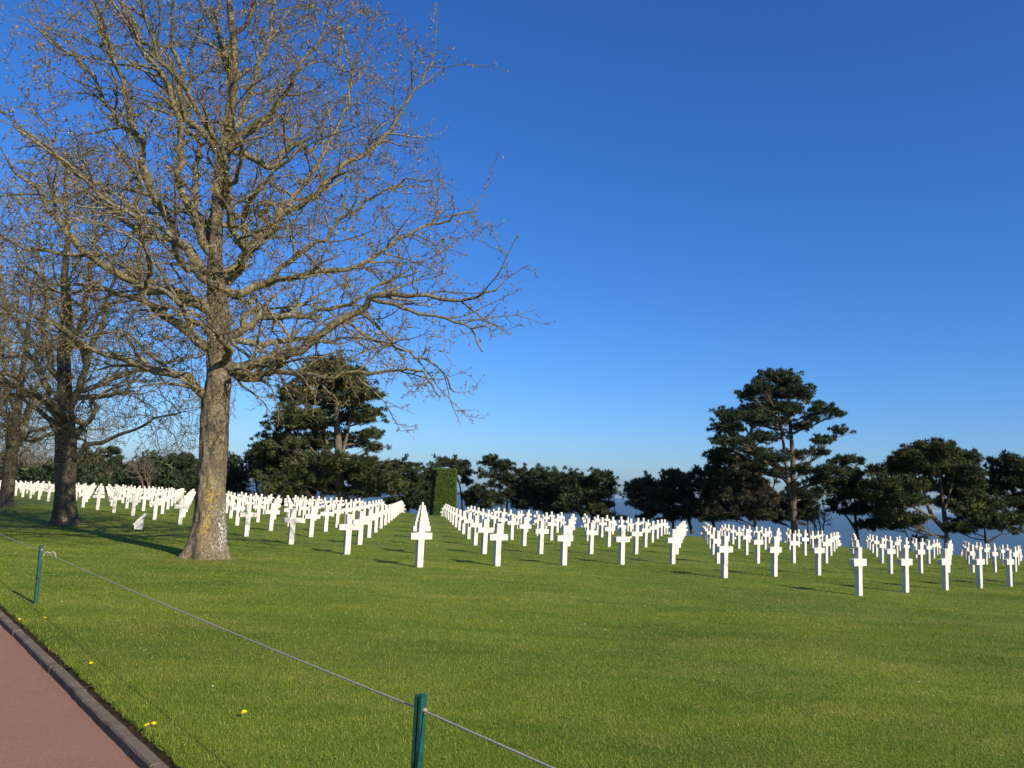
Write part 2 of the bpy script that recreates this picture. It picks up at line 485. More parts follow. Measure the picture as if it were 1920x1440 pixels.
ORD = ['zeroth', 'front', 'second', 'third', 'fourth', 'fifth', 'sixth', 'seventh', 'eighth', 'ninth', 'tenth', 'eleventh', 'twelfth', 'thirteenth', 'fourteenth', 'fifteenth',
       'sixteenth', 'seventeenth', 'eighteenth', 'nineteenth', 'twentieth', 'twenty-first', 'twenty-second', 'twenty-third', 'twenty-fourth', 'twenty-fifth', 'twenty-sixth',
       'twenty-seventh', 'twenty-eighth', 'twenty-ninth', 'thirtieth', 'thirty-first', 'thirty-second', 'thirty-third', 'thirty-fourth', 'thirty-fifth']
def build_crosses():
    me = cross_mesh()
    r = random.Random(11)
    items = []
    for j in range(-2, 30):
        for i in range(-4, 44):
            if j <= -1 and i < 3: continue
            if j >= 0 and i < 0: continue
            xy = LO + i * LA + j * LC
            x, y = xy
            if y > crest(x) + 13.5: continue
            if x < -80: continue
            z = float(ground(x, y))
            u, v, dist = project(np.array([x, y, z]))
            ut, vt, _ = project(np.array([x, y, z + 1.0]))
            if u < -25 or u > 1945: continue
            items.append((dist, i, j, x, y, z, u))
    items.sort()
    # hidden wholly behind the big trunk: keep, but not as one of the individuals
    def behind_trunk(it): return 352 < it[6] < 412 and it[0] < 60
    vis = [it for it in items if not behind_trunk(it)]
    ind = vis[:300]; rest = vis[300:] + [it for it in items if behind_trunk(it)]
    order = {}
    for it in sorted(items, key=lambda t: t[2]):
        order.setdefault(it[1] - it[2], []).append((it[1], it[2]))
    ang = 0.694094
    for it in ind:
        d, i, j, x, y, z, u = it
        o = bpy.data.objects.new('cross', me)
        COL.objects.link(o)
        o.location = (x, y, z)
        o.rotation_euler = (r.gauss(0, 0.004), r.gauss(0, 0.004), ang + r.gauss(0, 0.008))
        m = i - j
        k = order[m].index((i, j)) + 1
        kk = 'at the front' if k == 1 else ORD[k] + ' from front'
        if m == 0: w = 'in the file leading to the clipped hedge'
        elif m > 0: w = ('next' if m == 1 else ORD[m]) + ' file right of the file facing the hedge'
        else: w = ('next' if m == -1 else ORD[-m]) + ' file left of the file facing the hedge'
        if abs(m) == 1: w = ('first') + w[4:]
        tag(o, 'white marble cross %s, %s' % (kk, w), 'cross', 'white marble crosses in rows on the lawn')
    # the many far crosses
    src = np.array([v.co for v in me.vertices]); fl = [list(p.vertices) for p in me.polygons]
    V = []; F = {}
    for q, it in enumerate(rest):
        c, s = math.cos(ang + r.gauss(0, 0.008)), math.sin(ang)
        W = np.stack([src[:, 0] * c - src[:, 1] * s + it[3], src[:, 0] * s + src[:, 1] * c + it[4], src[:, 2] + it[5]], -1)
        V.append(W)
        for p in fl: F.setdefault(len(p), []).append([a + q * len(src) for a in p])
    if rest:
        tag(mesh_np('far_crosses', np.vstack(V), list(F.values()), MAT['marble']), 'far white marble crosses crowded together at the far edge of the lawn', 'crosses', kind='stuff')
    print('CROSSES', len(ind), len(rest))
build_crosses()

# ------------------------------------------------------------------ branching trees
def resample(P, R, step):
    P = np.asarray(P, float); d = np.r_[0, np.cumsum(np.linalg.norm(np.diff(P, axis=0), axis=1))]
    n = max(2, int(d[-1] / step) + 1); t = np.linspace(0, d[-1], n)
    # Catmull-Rom style smoothing through cubic interpolation of each axis
    out = np.stack([np.interp(t, d, P[:, k]) for k in range(3)], -1)
    for _ in range(2):
        out[1:-1] = 0.25 * out[:-2] + 0.5 * out[1:-1] + 0.25 * out[2:]
    return out, np.interp(t, d, R)

class Skel:
    def __init__(s): s.p = []; s.par = []; s.r0 = []
    def add(s, p, par, r=0.0): s.p.append(np.asarray(p, float)); s.par.append(par); s.r0.append(r); return len(s.p) - 1
    def near(s, q): return int(np.argmin(np.linalg.norm(np.array(s.p) - q, axis=1)))
    def limb(s, P, R, step, rng, jit=0.03, root=False):
        Q, RR = resample(P, R, step)
        if jit:
            w = np.zeros(Q.shape); c = np.zeros(3)
            for i in range(1, len(Q)):
                c = c * 0.82 + rng.normal(size=3) * jit * (2.2 if rng.random() < 0.18 else 0.8); w[i] = c
            Q = Q + w
        if root: k = s.add(Q[0], -1, RR[0])
        else: k = s.near(Q[0])
        for q, r in zip(Q[1:], RR[1:]): k = s.add(q, k, r)
        return k

def colonize(sk, A, step, infl, kill, iters, rng, wobble=0.18, up=0.0, inertia=0.7):
    n0 = len(sk.p)
    P = np.array(sk.p); par = list(sk.par)
    A = np.asarray(A, np.float32)
    near = np.zeros(len(A), int); dist = np.full(len(A), 1e9, np.float32)
    def upd(idx0, Q):
        for c in range(0, len(Q), 256):
            q = Q[c:c + 256].astype(np.float32)
            d2 = ((A * A).sum(1)[:, None] + (q * q).sum(1)[None] - 2 * A @ q.T)
            k = d2.argmin(1); d = np.sqrt(np.maximum(d2[np.arange(len(A)), k], 0))
            m = d < dist
            dist[m] = d[m]; near[m] = idx0 + c + k[m]
    upd(0, P)
    nchild = {}
    for it in range(iters):
        keep = dist > kill
        A, near, dist = A[keep], near[keep], dist[keep]
        if len(A) == 0: break
        m = dist < infl
        if not m.any(): break
        D = A[m] - P[near[m]]
        D /= np.linalg.norm(D, axis=1)[:, None] + 1e-9
        S = np.zeros((len(P), 3)); np.add.at(S, near[m], D)
        act = np.unique(near[m])
        v = S[act]; ln = np.linalg.norm(v, axis=1)
        ok = ln > 1e-3; act, v, ln = act[ok], v[ok], ln[ok]
        pa = np.array(par)[act]; dirp = P[act] - P[np.maximum(pa, 0)]; dirp /= np.linalg.norm(dirp, axis=1)[:, None] + 1e-9; dirp[pa < 0] = 0
        v = v / ln[:, None] + dirp * inertia + rng.normal(size=v.shape) * wobble; v[:, 2] += up
        v /= np.linalg.norm(v, axis=1)[:, None]
        Q = P[act] + v * step
        good = []
        for a, q in zip(act, Q):
            ch = nchild.setdefault(int(a), [])
            if len(ch) >= 4 or any(np.linalg.norm(q - c) < step * 0.35 for c in ch): good.append(False); continue
            ch.append(q); good.append(True)
        good = np.array(good)
        if not good.any():
            # stalled: drop the attractors that hold the growth up
            bad = np.isin(near, act) & m
            A, near, dist = A[~bad], near[~bad], dist[~bad]
            continue
        if (~good).any():
            bad = np.isin(near, act[~good]) & m & (rng.random(len(A)) < 0.5)
            A, near, dist = A[~bad], near[~bad], dist[~bad]
        base = len(P)
        P = np.vstack([P, Q[good]]); par += list(act[good])
        upd(base, Q[good])
    sk.p = list(P); sk.par = [int(a) for a in par]; sk.r0 = list(sk.r0) + [0.0] * (len(P) - n0)

def side_branches(sk, first, rng, prob, lmin, lmax, centre, ang=(0.5, 1.1), rmax=0.048, up=0.10, out=0.22, step=0.16):
    n0 = len(sk.p)
    for k in range(first, n0):
        if sk.par[k] < 0 or sk.r0[k] <= 0 or rng.random() > prob: continue
        p = sk.p[k]; d = p - sk.p[sk.par[k]]; d = d / (np.linalg.norm(d) + 1e-9)
        q = rng.normal(size=3); q -= d * (q @ d); q /= np.linalg.norm(q) + 1e-9
        a = rng.uniform(*ang)
        o = p - centre; o[2] *= 0.35; o /= np.linalg.norm(o) + 1e-9
        v = d * math.cos(a) + q * math.sin(a) + o * out; v[2] += up
        v /= np.linalg.norm(v)
        L = rng.uniform(lmin, lmax) * min(1.0, 0.45 + sk.r0[k] / 0.06)
        n = max(3, int(L / step)); ra = min(rmax, sk.r0[k] * 0.6)
        j = k; c = p
        bend = rng.normal(size=3) * 0.05
        for i in range(n):
            v = v + bend + rng.normal(size=3) * 0.13 + o * 0.03; v /= np.linalg.norm(v)
            c = c + v * step
            j = sk.add(c, j, ra + (0.0065 - ra) * (i + 1) / n)
    return n0

def radii(sk, tip, n):
    N = len(sk.p); par = np.array(sk.par); acc = np.zeros(N); kids = np.zeros(N, int)
    for k in range(N):
        if par[k] >= 0: kids[par[k]] += 1
    r = np.zeros(N)
    for k in range(N - 1, -1, -1):          # children always follow parents
        r[k] = tip if kids[k] == 0 else acc[k] ** (1 / n)
        r[k] = max(r[k], sk.r0[k])
        if par[k] >= 0: acc[par[k]] += min(r[k], 1e3) ** n
    # traced radii win over the sum of thin twigs
    r0 = np.array(sk.r0); r = np.where(r0 > 0, np.clip(r, r0, r0 * 1.02), r)
    for k in range(N):
        if par[k] >= 0: r[k] = min(r[k], r[par[k]])
    return r

def chains(sk, r):
    N = len(sk.p); par = sk.par; best = [-1] * N
    size = np.ones(N)
    for k in range(N - 1, 0, -1):
        if par[k] >= 0: size[par[k]] += size[k]
    for k in range(N):
        p = par[k]
        if p >= 0 and (best[p] < 0 or (r[k], size[k]) > (r[best[p]], size[best[p]])): best[p] = k
    out = []
    for k in range(N):
        if par[k] < 0 or best[par[k]] != k:
            c = [par[k]] if par[k] >= 0 else []
            q = k
            while q >= 0: c.append(q); q = best[q]
            if len(c) > 1: out.append((c, par[k] >= 0))
    return out

def tubes(lines, sides, flare=None):
    """lines: list of (points, radii). Returns V, quads."""
    P = np.concatenate([l[0] for l in lines]); R = np.concatenate([l[1] for l in lines])
    cnt = np.array([len(l[0]) for l in lines]); start = np.r_[0, np.cumsum(cnt)[:-1]]; end = start + cnt - 1
    cid = np.repeat(np.arange(len(lines)), cnt)
    D = np.empty_like(P); D[1:-1] = P[2:] - P[:-2]
    D[start] = P[start + 1] - P[start]; D[end] = P[end] - P[end - 1]
    D /= np.linalg.norm(D, axis=1)[:, None] + 1e-12
    mean = P[end] - P[start]; mean /= np.linalg.norm(mean, axis=1)[:, None] + 1e-12
    ref = np.zeros((len(lines), 3)); ref[np.arange(len(lines)), np.abs(mean).argmin(1)] = 1
    ref = ref[cid]
    B1 = np.cross(D, ref); B1 /= np.linalg.norm(B1, axis=1)[:, None] + 1e-12
    B2 = np.cross(D, B1)
    a = np.arange(sides) * 2 * math.pi / sides
    V = P[:, None] + R[:, None, None] * (B1[:, None] * np.cos(a)[None, :, None] + B2[:, None] * np.sin(a)[None, :, None])
    seg = np.setdiff1d(np.arange(len(P)), end)
    k = np.arange(sides); k2 = (k + 1) % sides
    F = np.stack([seg[:, None] * sides + k, seg[:, None] * sides + k2, (seg[:, None] + 1) * sides + k2, (seg[:, None] + 1) * sides + k], -1)
    return V.reshape(-1, 3), F.reshape(-1, 4)

def tube_mesh(lines, name, mat, parent=None, origin=None):
    """sides chosen by thickness"""
    groups = {}
    for l in lines:
        m = l[1].max(); s = 16 if m > 0.16 else 9 if m > 0.06 else 6 if m > 0.025 else 4 if m > 0.012 else 3
        groups.setdefault(s, []).append(l)
    V = []; F = []; off = 0
    for s, ls in groups.items():
        v, f = tubes(ls, s); V.append(v); F.append(f + off); off += len(v)
    return mesh_np(name, np.vstack(V), [np.vstack(F)], mat, parent, smooth=True, origin=origin)

def sk_lines(sk, r, lo=0.0, hi=9):
    P = np.array(sk.p); out = []
    for c, side in chains(sk, r):
        rr = r[c].copy()
        if side: rr[0] = rr[1] * 1.15
        if lo <= rr.max() < hi: out.append((P[c], rr))
    return out

def shoots(sk, r, rng, rmax, per, lmin, lmax, rad):
    """short side shoots on thin wood; returns lines and tip points"""
    P = np.array(sk.p); par = np.array(sk.par)
    idx = np.where((r < rmax) & (par >= 0))[0]
    idx = np.repeat(idx, per); keep = rng.random(len(idx)) < 0.8; idx = idx[keep]
    d = P[idx] - P[par[idx]]; d /= np.linalg.norm(d, axis=1)[:, None] + 1e-9
    base = P[par[idx]] + (P[idx] - P[par[idx]]) * rng.random(len(idx))[:, None]
    v = d * 0.75 + rng.normal(size=d.shape) * 0.62; v[:, 2] += 0.12
    v /= np.linalg.norm(v, axis=1)[:, None]
    L = rng.uniform(lmin, lmax, len(idx))[:, None]
    v2 = v + rng.normal(size=v.shape) * 0.35; v2 /= np.linalg.norm(v2, axis=1)[:, None]
    mid = base + v * L * 0.55; tip = mid + v2 * L * 0.45
    lines = [(np.array([a, b, c]), np.array([rad * 1.3, rad, rad * 0.6])) for a, b, c in zip(base, mid, tip)]
    return lines, tip, mid

def leaf_tris(C, size, rng, k, upbias=0.2, dirs=None, wid=0.45, sv=0.4):
    """k small pointed leaves or needle tufts at every point of C"""
    n = len(C) * k
    c = np.repeat(C, k, axis=0)
    d = rng.normal(size=(n, 3)); d[:, 2] += upbias
    if dirs is not None: d += np.repeat(dirs, k, axis=0)
    d /= np.linalg.norm(d, axis=1)[:, None]
    s = np.cross(d, rng.normal(size=(n, 3))); s /= np.linalg.norm(s, axis=1)[:, None] + 1e-9
    L = size * rng.uniform(1 - sv, 1 + sv, n)[:, None]
    b = c + d * L * 0.05
    V = np.stack([b - s * L * wid * 0.5, b + s * L * wid * 0.5, c + d * L], 1).reshape(-1, 3)
    return V, np.arange(n * 3).reshape(-1, 3)

def finish_broadleaf(name, sk, origin, tip, n, seed, label, cat, group, thick, mats, bud_n, per=1, smin=0.10, smax=0.30, bud_size=0.045, srad=0.0042):
    rng = np.random.default_rng(seed)
    r = radii(sk, tip, n)
    root = empty(name, origin)
    tag(root, label, cat, group)
    L = sk_lines(sk, r)
    big = [l for l in L if l[1].max() >= thick]; small = [l for l in L if l[1].max() < thick]
    trunk = [l for l in big if l[1].max() > 0.2]
    limbs = [l for l in big if l[1].max() <= 0.2]
    # flared, ribbed foot on the trunk
    fine = []
    for P_, R_ in trunk:
        d_ = np.r_[0, np.cumsum(np.linalg.norm(np.diff(P_, axis=0), axis=1))]
        tt = np.concatenate([np.arange(0, min(6.5, d_[-1]), 0.035), d_[d_ > 6.5]])
        fine.append((np.stack([np.interp(tt, d_, P_[:, q]) for q in range(3)], -1), np.interp(tt, d_, R_)))
    trunk = fine
    T, F = tubes(trunk, 84)
    z = T[:, 2] - origin[2]
    h = np.clip(1 - z / 1.1, 0, 1.3)
    cx = np.interp(z, trunk[0][0][:, 2] - origin[2], trunk[0][0][:, 0]); cy = np.interp(z, trunk[0][0][:, 2] - origin[2], trunk[0][0][:, 1])
    ang = np.arctan2(T[:, 1] - cy, T[:, 0] - cx)
    low = z < 4
    k = np.where(low, 1 + 0.40 * h ** 2.6 * (1 + 0.35 * np.sin(ang * 5 + seed) + 0.2 * np.sin(ang * 8 + 2)) + 0.035 * np.sin(ang * 4 + z * 2.0) + 0.02 * np.sin(ang * 9 - z * 3.1), 1)
    T[:, 0] = np.where(low, cx + (T[:, 0] - cx) * k, T[:, 0]); T[:, 1] = np.where(low, cy + (T[:, 1] - cy) * k, T[:, 1])
    ph = rng.uniform(0, 6, 8)
    wv = sum(np.sin(ang * (3 + 2 * q) + z * (1.3 + 2.1 * q) * (-1) ** q + ph[q]) * 0.006 / (1 + 0.35 * q) for q in range(8))
    T[:, 0] += np.cos(ang) * wv; T[:, 1] += np.sin(ang) * wv
    def vnoise(na, dz):
        gz = np.floor(z / dz).astype(int); fz = z / dz - gz; ga = (ang / (2 * math.pi) % 1) * na; ia = np.floor(ga).astype(int); fa = ga - ia
        G = rng.normal(size=(na, int(z.max() / dz) + 12)); gz = np.clip(gz + 5, 0, G.shape[1] - 2)
        fa = fa * fa * (3 - 2 * fa); fz = fz * fz * (3 - 2 * fz)
        return (G[ia % na, gz] * (1 - fa) + G[(ia + 1) % na, gz] * fa) * (1 - fz) + (G[ia % na, gz + 1] * (1 - fa) + G[(ia + 1) % na, gz + 1] * fa) * fz
    bark = (0.0065 * vnoise(20, 0.32) + 0.0055 * vnoise(40, 0.13) + 0.004 * vnoise(80, 0.06)) * np.where(z < 6.5, 1, 0)
    T[:, 0] += np.cos(ang) * bark; T[:, 1] += np.sin(ang) * bark
    t = mesh_np('trunk', T, [F], mats[0], root, smooth=True, origin=origin)
    if limbs: tube_mesh(limbs, 'limbs', mats[1], root, origin)
    sl, tipp, mid = shoots(sk, r, rng, 0.016, per, smin, smax, srad)
    tube_mesh(small + sl, 'crown', mats[2], root, origin)
    if bud_n:
        C = np.vstack([tipp, mid[::2]]); C = C + rng.normal(size=C.shape) * 0.012
        ln = len(C)
        V, FF = leaf_tris(C, bud_size, rng, bud_n, 0.5, wid=0.55)
        tone = np.repeat(np.clip(rng.normal(0.45, 0.25, ln), 0, 1), bud_n * 3)
        mesh_np('buds', V, [FF], mats[3], root, attrs={'tone': tone}, origin=origin)
    print(name, 'nodes', len(sk.p), 'shoots', len(sl))
    return root, sk, r

# the big bare tree: trunk and limbs set out at their real places, fine wood grown into the crown
def big_tree():
    rng = np.random.default_rng(5)
    Y = 17.95
    sk = Skel()
    def tr(pts, widths, dy0=0.0, dy1=0.0, jit=0.035, root=False):
        n = len(pts); t = np.linspace(0, 1, n)
        P = np.array([at(u, v, Y + dy0 + (dy1 - dy0) * tt ** 1.2) for (u, v), tt in zip(pts, t)])
        ws = np.interp(t, np.linspace(0, 1, len(widths)), widths) * 0.58 * Y / FPX
        P0 = P[0].copy()
        if not root:
            k = sk.near(P0); P[0] = sk.p[k]
        return sk.limb(P, ws, 0.2, rng, 0 if root else 0.04, root)
    b = at(385, 1046, Y)
    b[2] = float(ground(b[0], b[1])) - 0.15
    global TREE_BASE
    TREE_BASE = b + np.array([0, 0, 0.15])
    pts = [(391, 1000), (395, 950), (397, 900), (400, 850), (401, 800), (403, 760), (409, 720), (412, 690), (411, 640), (411, 600), (406, 540), (403, 480), (405, 430), (408, 370), (415, 300), (428, 240), (437, 170), (440, 90), (432, 30), (426, -40), (420, -110), (424, -190)]
    wid = [64, 58, 55, 54, 54, 52, 50, 49, 47, 43, 36, 29, 26, 25, 24, 22, 20, 16, 12, 9, 6, 3]
    P = np.array([b] + [at(u, v, Y + 0.12 * math.sin(k)) for k, (u, v) in enumerate(pts)])
    sk.limb(P, np.array([66] + wid) * 0.45 * Y / FPX, 0.2, rng, 0, True)
    T = tr
    n_trunk = len(sk.p)
    # limbs reaching over the graves
    T([(412, 690), (445, 688), (480, 675), (530, 658), (580, 640), (640, 595), (695, 570), (740, 555), (795, 550), (860, 556), (925, 548)], [20, 15, 11, 7, 3], 0, -1.5)
    T([(411, 640), (440, 630), (485, 610), (530, 602), (595, 588), (650, 578), (715, 540), (780, 505)], [16, 11, 7, 3], 0, 0.8)
    T([(412, 690), (440, 698), (498, 698), (537, 704), (583, 706), (644, 700), (705, 693), (745, 686), (800, 695), (835, 735)], [13, 8, 5, 2.5], 0, -2.2)
    T([(412, 690), (440, 702), (480, 720), (492, 708), (507, 683), (522, 655)], [9, 7, 3], 0, -0.9)
    T([(406, 540), (430, 556), (465, 548), (500, 538), (550, 523), (600, 518), (650, 505), (700, 480), (760, 440), (820, 415), (890, 400)], [17, 11, 7, 3], 0, 1.4)
    T([(500, 538), (525, 500), (565, 470), (605, 440), (640, 400), (690, 370), (740, 345), (800, 350)], [10, 7, 4, 2.5], 0.3, -0.6)
    T([(406, 540), (427, 542), (452, 500), (452, 440), (460, 395), (475, 360), (500, 330), (535, 290), (580, 250)], [15, 10, 7, 3], 0, -1.6)
    T([(405, 520), (432, 515), (480, 460), (520, 400), (565, 380), (610, 350), (650, 310), (690, 280), (720, 250), (760, 200), (790, 150), (815, 115)], [15, 11, 7, 2.5], 0, 0.7)
    T([(520, 400), (565, 340), (610, 300), (640, 250), (660, 190), (655, 130), (640, 70)], [9, 6, 2.5], 0.3, 1.8)
    T([(415, 300), (430, 280), (460, 240), (500, 215), (535, 190), (560, 155), (590, 110), (610, 60)], [12, 8, 3], 0, -1.0)
    T([(430, 280), (450, 240), (468, 170), (480, 120), (495, 85), (505, 30), (520, -20)], [11, 8, 3], 0, 1.2)
    T([(437, 170), (440, 85), (465, 55), (485, 15), (500, -60)], [11, 7, 3], 0, -0.6)
    T([(437, 170), (430, 120), (415, 60), (398, 10), (385, -50)], [11, 7, 3], 0, 0.9)
    T([(405, 430), (440, 400), (480, 385), (540, 372), (600, 370)], [9, 6, 3], 0, 2.5)
    T([(695, 570), (760, 583), (830, 600), (885, 622), (905, 665)], [7, 4, 2.5], -1.1, -1.4)
    T([(640, 595), (700, 625), (760, 650), (820, 690), (850, 745)], [6, 4, 2.5], -0.9, 0.6)
    # limbs on the path side
    T([(403, 760), (388, 740), (345, 710), (280, 690), (215, 668), (165, 650), (120, 605), (70, 590)], [19, 13, 8, 3], 0, -1.2)
    T([(411, 640), (380, 645), (340, 615), (300, 595), (260, 575), (215, 555), (165, 540), (100, 548), (40, 530)], [20, 13, 8, 3], 0, 1.0)
    T([(411, 600), (378, 580), (320, 550), (270, 540), (215, 515), (165, 480), (135, 455), (115, 425), (95, 395), (70, 350), (35, 335), (0, 322)], [20, 14, 9, 4], 0, -1.0)
    T([(403, 510), (375, 500), (350, 455), (320, 410), (300, 380), (285, 330), (265, 270), (250, 215), (235, 160), (205, 100), (185, 60), (170, 0)], [19, 14, 9, 4], 0, 0.8)
    T([(350, 455), (285, 440), (240, 420), (200, 380), (165, 350), (130, 300), (80, 260), (30, 230)], [12, 8, 4], 0.2, 2.2)
    T([(403, 480), (370, 445), (355, 400), (330, 350), (325, 280), (330, 220), (310, 150), (270, 90), (240, 30), (225, -30)], [16, 12, 8, 3], 0, -1.6)
    T([(403, 470), (385, 430), (362, 385), (366, 330), (372, 270), (372, 200), (365, 120), (372, 50), (380, -20)], [14, 10, 6, 3], 0, 1.8)
    T([(415, 300), (385, 260), (345, 215), (320, 165), (290, 110), (260, 60), (245, 10)], [14, 9, 4], 0, 0.5)
    T([(345, 215), (335, 150), (325, 75), (330, 25), (345, -20)], [9, 6, 3], 0, -1.2)
    T([(265, 270), (215, 230), (190, 170), (140, 110), (95, 70), (55, 30)], [9, 6, 3], 0.5, 1.8)
    T([(205, 140), (200, 90), (188, 30), (170, -20)], [7, 5, 2], 0.3, -0.8)
    T([(270, 540), (262, 480), (268, 430), (270, 370), (262, 310), (240, 250)], [9, 6, 3], -0.2, -1.8)
    T([(165, 480), (120, 480), (70, 470), (20, 440), (-30, 425)], [8, 5, 2.5], -0.6, -1.6)
    # limbs towards and away from the path
    for (h, az, ln, rise) in ((4.6, -95, 5.2, 0.25), (5.6, 80, 5.4, 0.3), (6.6, -75, 5.0, 0.5), (7.4, 100, 5.2, 0.6), (8.4, -110, 4.4, 0.8), (5.0, 60, 5.0, 0.2), (6.0, -125, 4.8, 0.45), (9.2, 75, 4.0, 0.9)):
        a = math.radians(az); c = TREE_BASE + np.array([0.15, 0, h])
        P = [c]
        for k in range(1, 7):
            t = k / 6; P.append(c + np.array([math.cos(a) * ln * t + rng.normal() * 0.2, math.sin(a) * ln * t + rng.normal() * 0.2, rise * ln * t ** 1.2]))
        P[0] = sk.p[sk.near(P[0])]
        sk.limb(P, np.linspace(0.085, 0.016, 7), 0.2, rng, 0.04)
    b1 = side_branches(sk, n_trunk, rng, 0.40, 1.0, 2.3, TREE_BASE + np.array([0, 0, 5.5]))
    b2 = side_branches(sk, b1, rng, 0.30, 0.5, 1.1, TREE_BASE + np.array([0, 0, 5.5]), rmax=0.016)
    # crown volume
    ys = np.array([770, 740, 700, 640, 550, 500, 400, 360, 250, 110, 60, 0, -100, -220])
    rr_ = np.array([430, 440, 462, 478, 540, 515, 500, 428, 415, 395, 275, 245, 190, 50]) * Y / FPX
    rl_ = np.array([200, 280, 400, 430, 440, 445, 440, 440, 425, 400, 380, 330, 220, 50]) * Y / FPX
    cx0 = at(408, 600, Y)[0]
    A = []
    while len(A) < 12500:
        v = rng.uniform(-220, 775); phi = rng.uniform(0, 2 * math.pi)
        w = 0.5 + 0.5 * math.cos(phi)
        R = np.interp(-v, -ys, rr_) * w + np.interp(-v, -ys, rl_) * (1 - w)
        R *= 0.93 + 0.10 * math.sin(5 * phi + v * 0.02) + 0.05 * math.sin(9 * phi - v * 0.035)
        if abs(math.sin(phi)) > 0.5: R *= 0.93
        q = math.sqrt(rng.random()) * R
        if rng.random() > (q / R) ** 0.5 + 0.25: continue
        if v > 690 + 75 * (q / 5.5): continue
        p = at(960, v, Y)
        # lobes: leave gaps between the limb systems
        x = cx0 + q * math.cos(phi); yy = Y + q * math.sin(phi)
        if math.sin(x * 2.1 + p[2]) * math.sin(yy * 1.9 - 0.7 * p[2]) * math.sin(p[2] * 1.8 + x) < -0.12: continue
        A.append((x, yy, p[2]))
    A = np.array(A)
    colonize(sk, A, 0.14, 1.3, 0.19, 90, rng, 0.24, 0.03, 0.5)
    return finish_broadleaf('bare_tree', sk, TREE_BASE, 0.0054, 2.45, 8, 'large bare deciduous tree with yellow lichen on its thick trunk, standing nearest the rope', 'tree', 'bare trees in a line along the path', 0.024,
                            (MAT['trunk'], MAT['limb'], MAT['twig'], MAT['bud']), 3, 1, 0.08, 0.26, 0.05, 0.0046)
BIG, BIG_SK, BIG_R = big_tree()

def second_tree():
    rng = np.random.default_rng(21)
    Y = 27.4
    sk = Skel()
    b = at(121, 984, Y); b[2] = float(ground(b[0], b[1])) - 0.15
    base = b + np.array([0, 0, 0.15])
    def W(w): return np.asarray(w, float) * 0.5 * Y / FPX
    pts = [(121, 960), (122, 920), (123, 880), (124, 840), (124, 810), (120, 770), (122, 720), (118, 660), (125, 590), (120, 520), (128, 440), (122, 360), (126, 280)]
    P = np.array([b] + [at(u, v, Y) for u, v in pts])
    sk.limb(P, W([37, 35, 34, 34, 34, 34, 28, 24, 20, 16, 13, 9, 6, 3]), 0.25, rng, 0, True)
    def T(pts, w, dy):
        t = np.linspace(0, 1, len(pts))
        P = np.array([at(u, v, Y + dy * tt) for (u, v), tt in zip(pts, t)]); P[0] = sk.p[sk.near(P[0])]
        sk.limb(P, np.interp(t, np.linspace(0, 1, len(w)), W(w)), 0.25, rng, 0.05)
    T([(124, 850), (142, 842), (180, 820), (233, 810), (293, 783), (340, 770)], [13, 9, 5, 2.5], -1.0)
    T([(124, 825), (150, 800), (180, 770), (210, 730), (260, 690), (300, 640)], [14, 9, 5, 2.5], 1.0)
    T([(124, 820), (95, 790), (60, 760), (20, 740), (-40, 720)], [15, 10, 5, 2.5], 0.6)
    T([(122, 800), (90, 740), (70, 680), (40, 620), (10, 560), (-20, 480)], [16, 11, 6, 2.5], -1.4)
    T([(121, 770), (150, 720), (170, 650), (195, 580), (220, 500), (240, 420)], [15, 11, 6, 2.5], -1.6)
    T([(122, 720), (90, 640), (85, 560), (70, 480), (60, 400)], [12, 8, 4], 1.8)
    T([(118, 660), (150, 590), (165, 510), (175, 430), (170, 350)], [12, 8, 4], 1.5)
    for (h, az, ln, rise) in ((3.6, -95, 5.2, 0.3), (4.4, 85, 5.4, 0.4), (5.5, -70, 5.0, 0.6), (6.4, 110, 4.8, 0.8), (4.0, -130, 5.0, 0.35), (5.0, 40, 5, 0.45)):
        a = math.radians(az); c = base + np.array([0.05, 0, h]); P = [sk.p[sk.near(c)]]
        for k in range(1, 7):
            t = k / 6; P.append(c + np.array([math.cos(a) * ln * t + rng.normal() * 0.2, math.sin(a) * ln * t + rng.normal() * 0.2, rise * ln * t ** 1.2]))
        sk.limb(P, np.linspace(0.10, 0.02, 7), 0.25, rng, 0.05)
    b1 = side_branches(sk, 60, rng, 0.42, 1.0, 2.4, base + np.array([0, 0, 5.0]))
    side_branches(sk, b1, rng, 0.25, 0.5, 1.2, base + np.array([0, 0, 5.0]), rmax=0.018)
    A = []
    while len(A) < 8500:
        h = rng.uniform(2.6, 13.6); phi = rng.uniform(0, 2 * math.pi)
        R = np.interp(h, [2.6, 3.5, 5, 7, 9, 11, 12.6, 13.6], [4.6, 5.4, 6.2, 6.4, 5.8, 4.6, 3.0, 0.8]) * (0.93 + 0.12 * math.sin(4 * phi + h))
        q = math.sqrt(rng.random()) * R
        if h < 3.4 + 0.2 * 0 and q < 3: continue
        if rng.random() > (q / R) ** 0.5 + 0.3: continue
        A.append((base[0] + q * math.cos(phi), base[1] + q * math.sin(phi), base[2] + h))
    colonize(sk, np.array(A), 0.18, 1.6, 0.25, 90, rng, 0.24, 0.03, 0.5)
    return finish_broadleaf('bare_tree', sk, base, 0.0062, 2.4, 31, 'bare tree with dark shaded trunk standing second in the line, behind the rope post', 'tree', 'bare trees in a line along the path', 0.03,
                            (MAT['trunk2'], MAT['limb'], MAT['twig'], MAT['bud']), 2, 1, 0.15, 0.38, 0.055, 0.006)
SECOND, _, _ = second_tree()

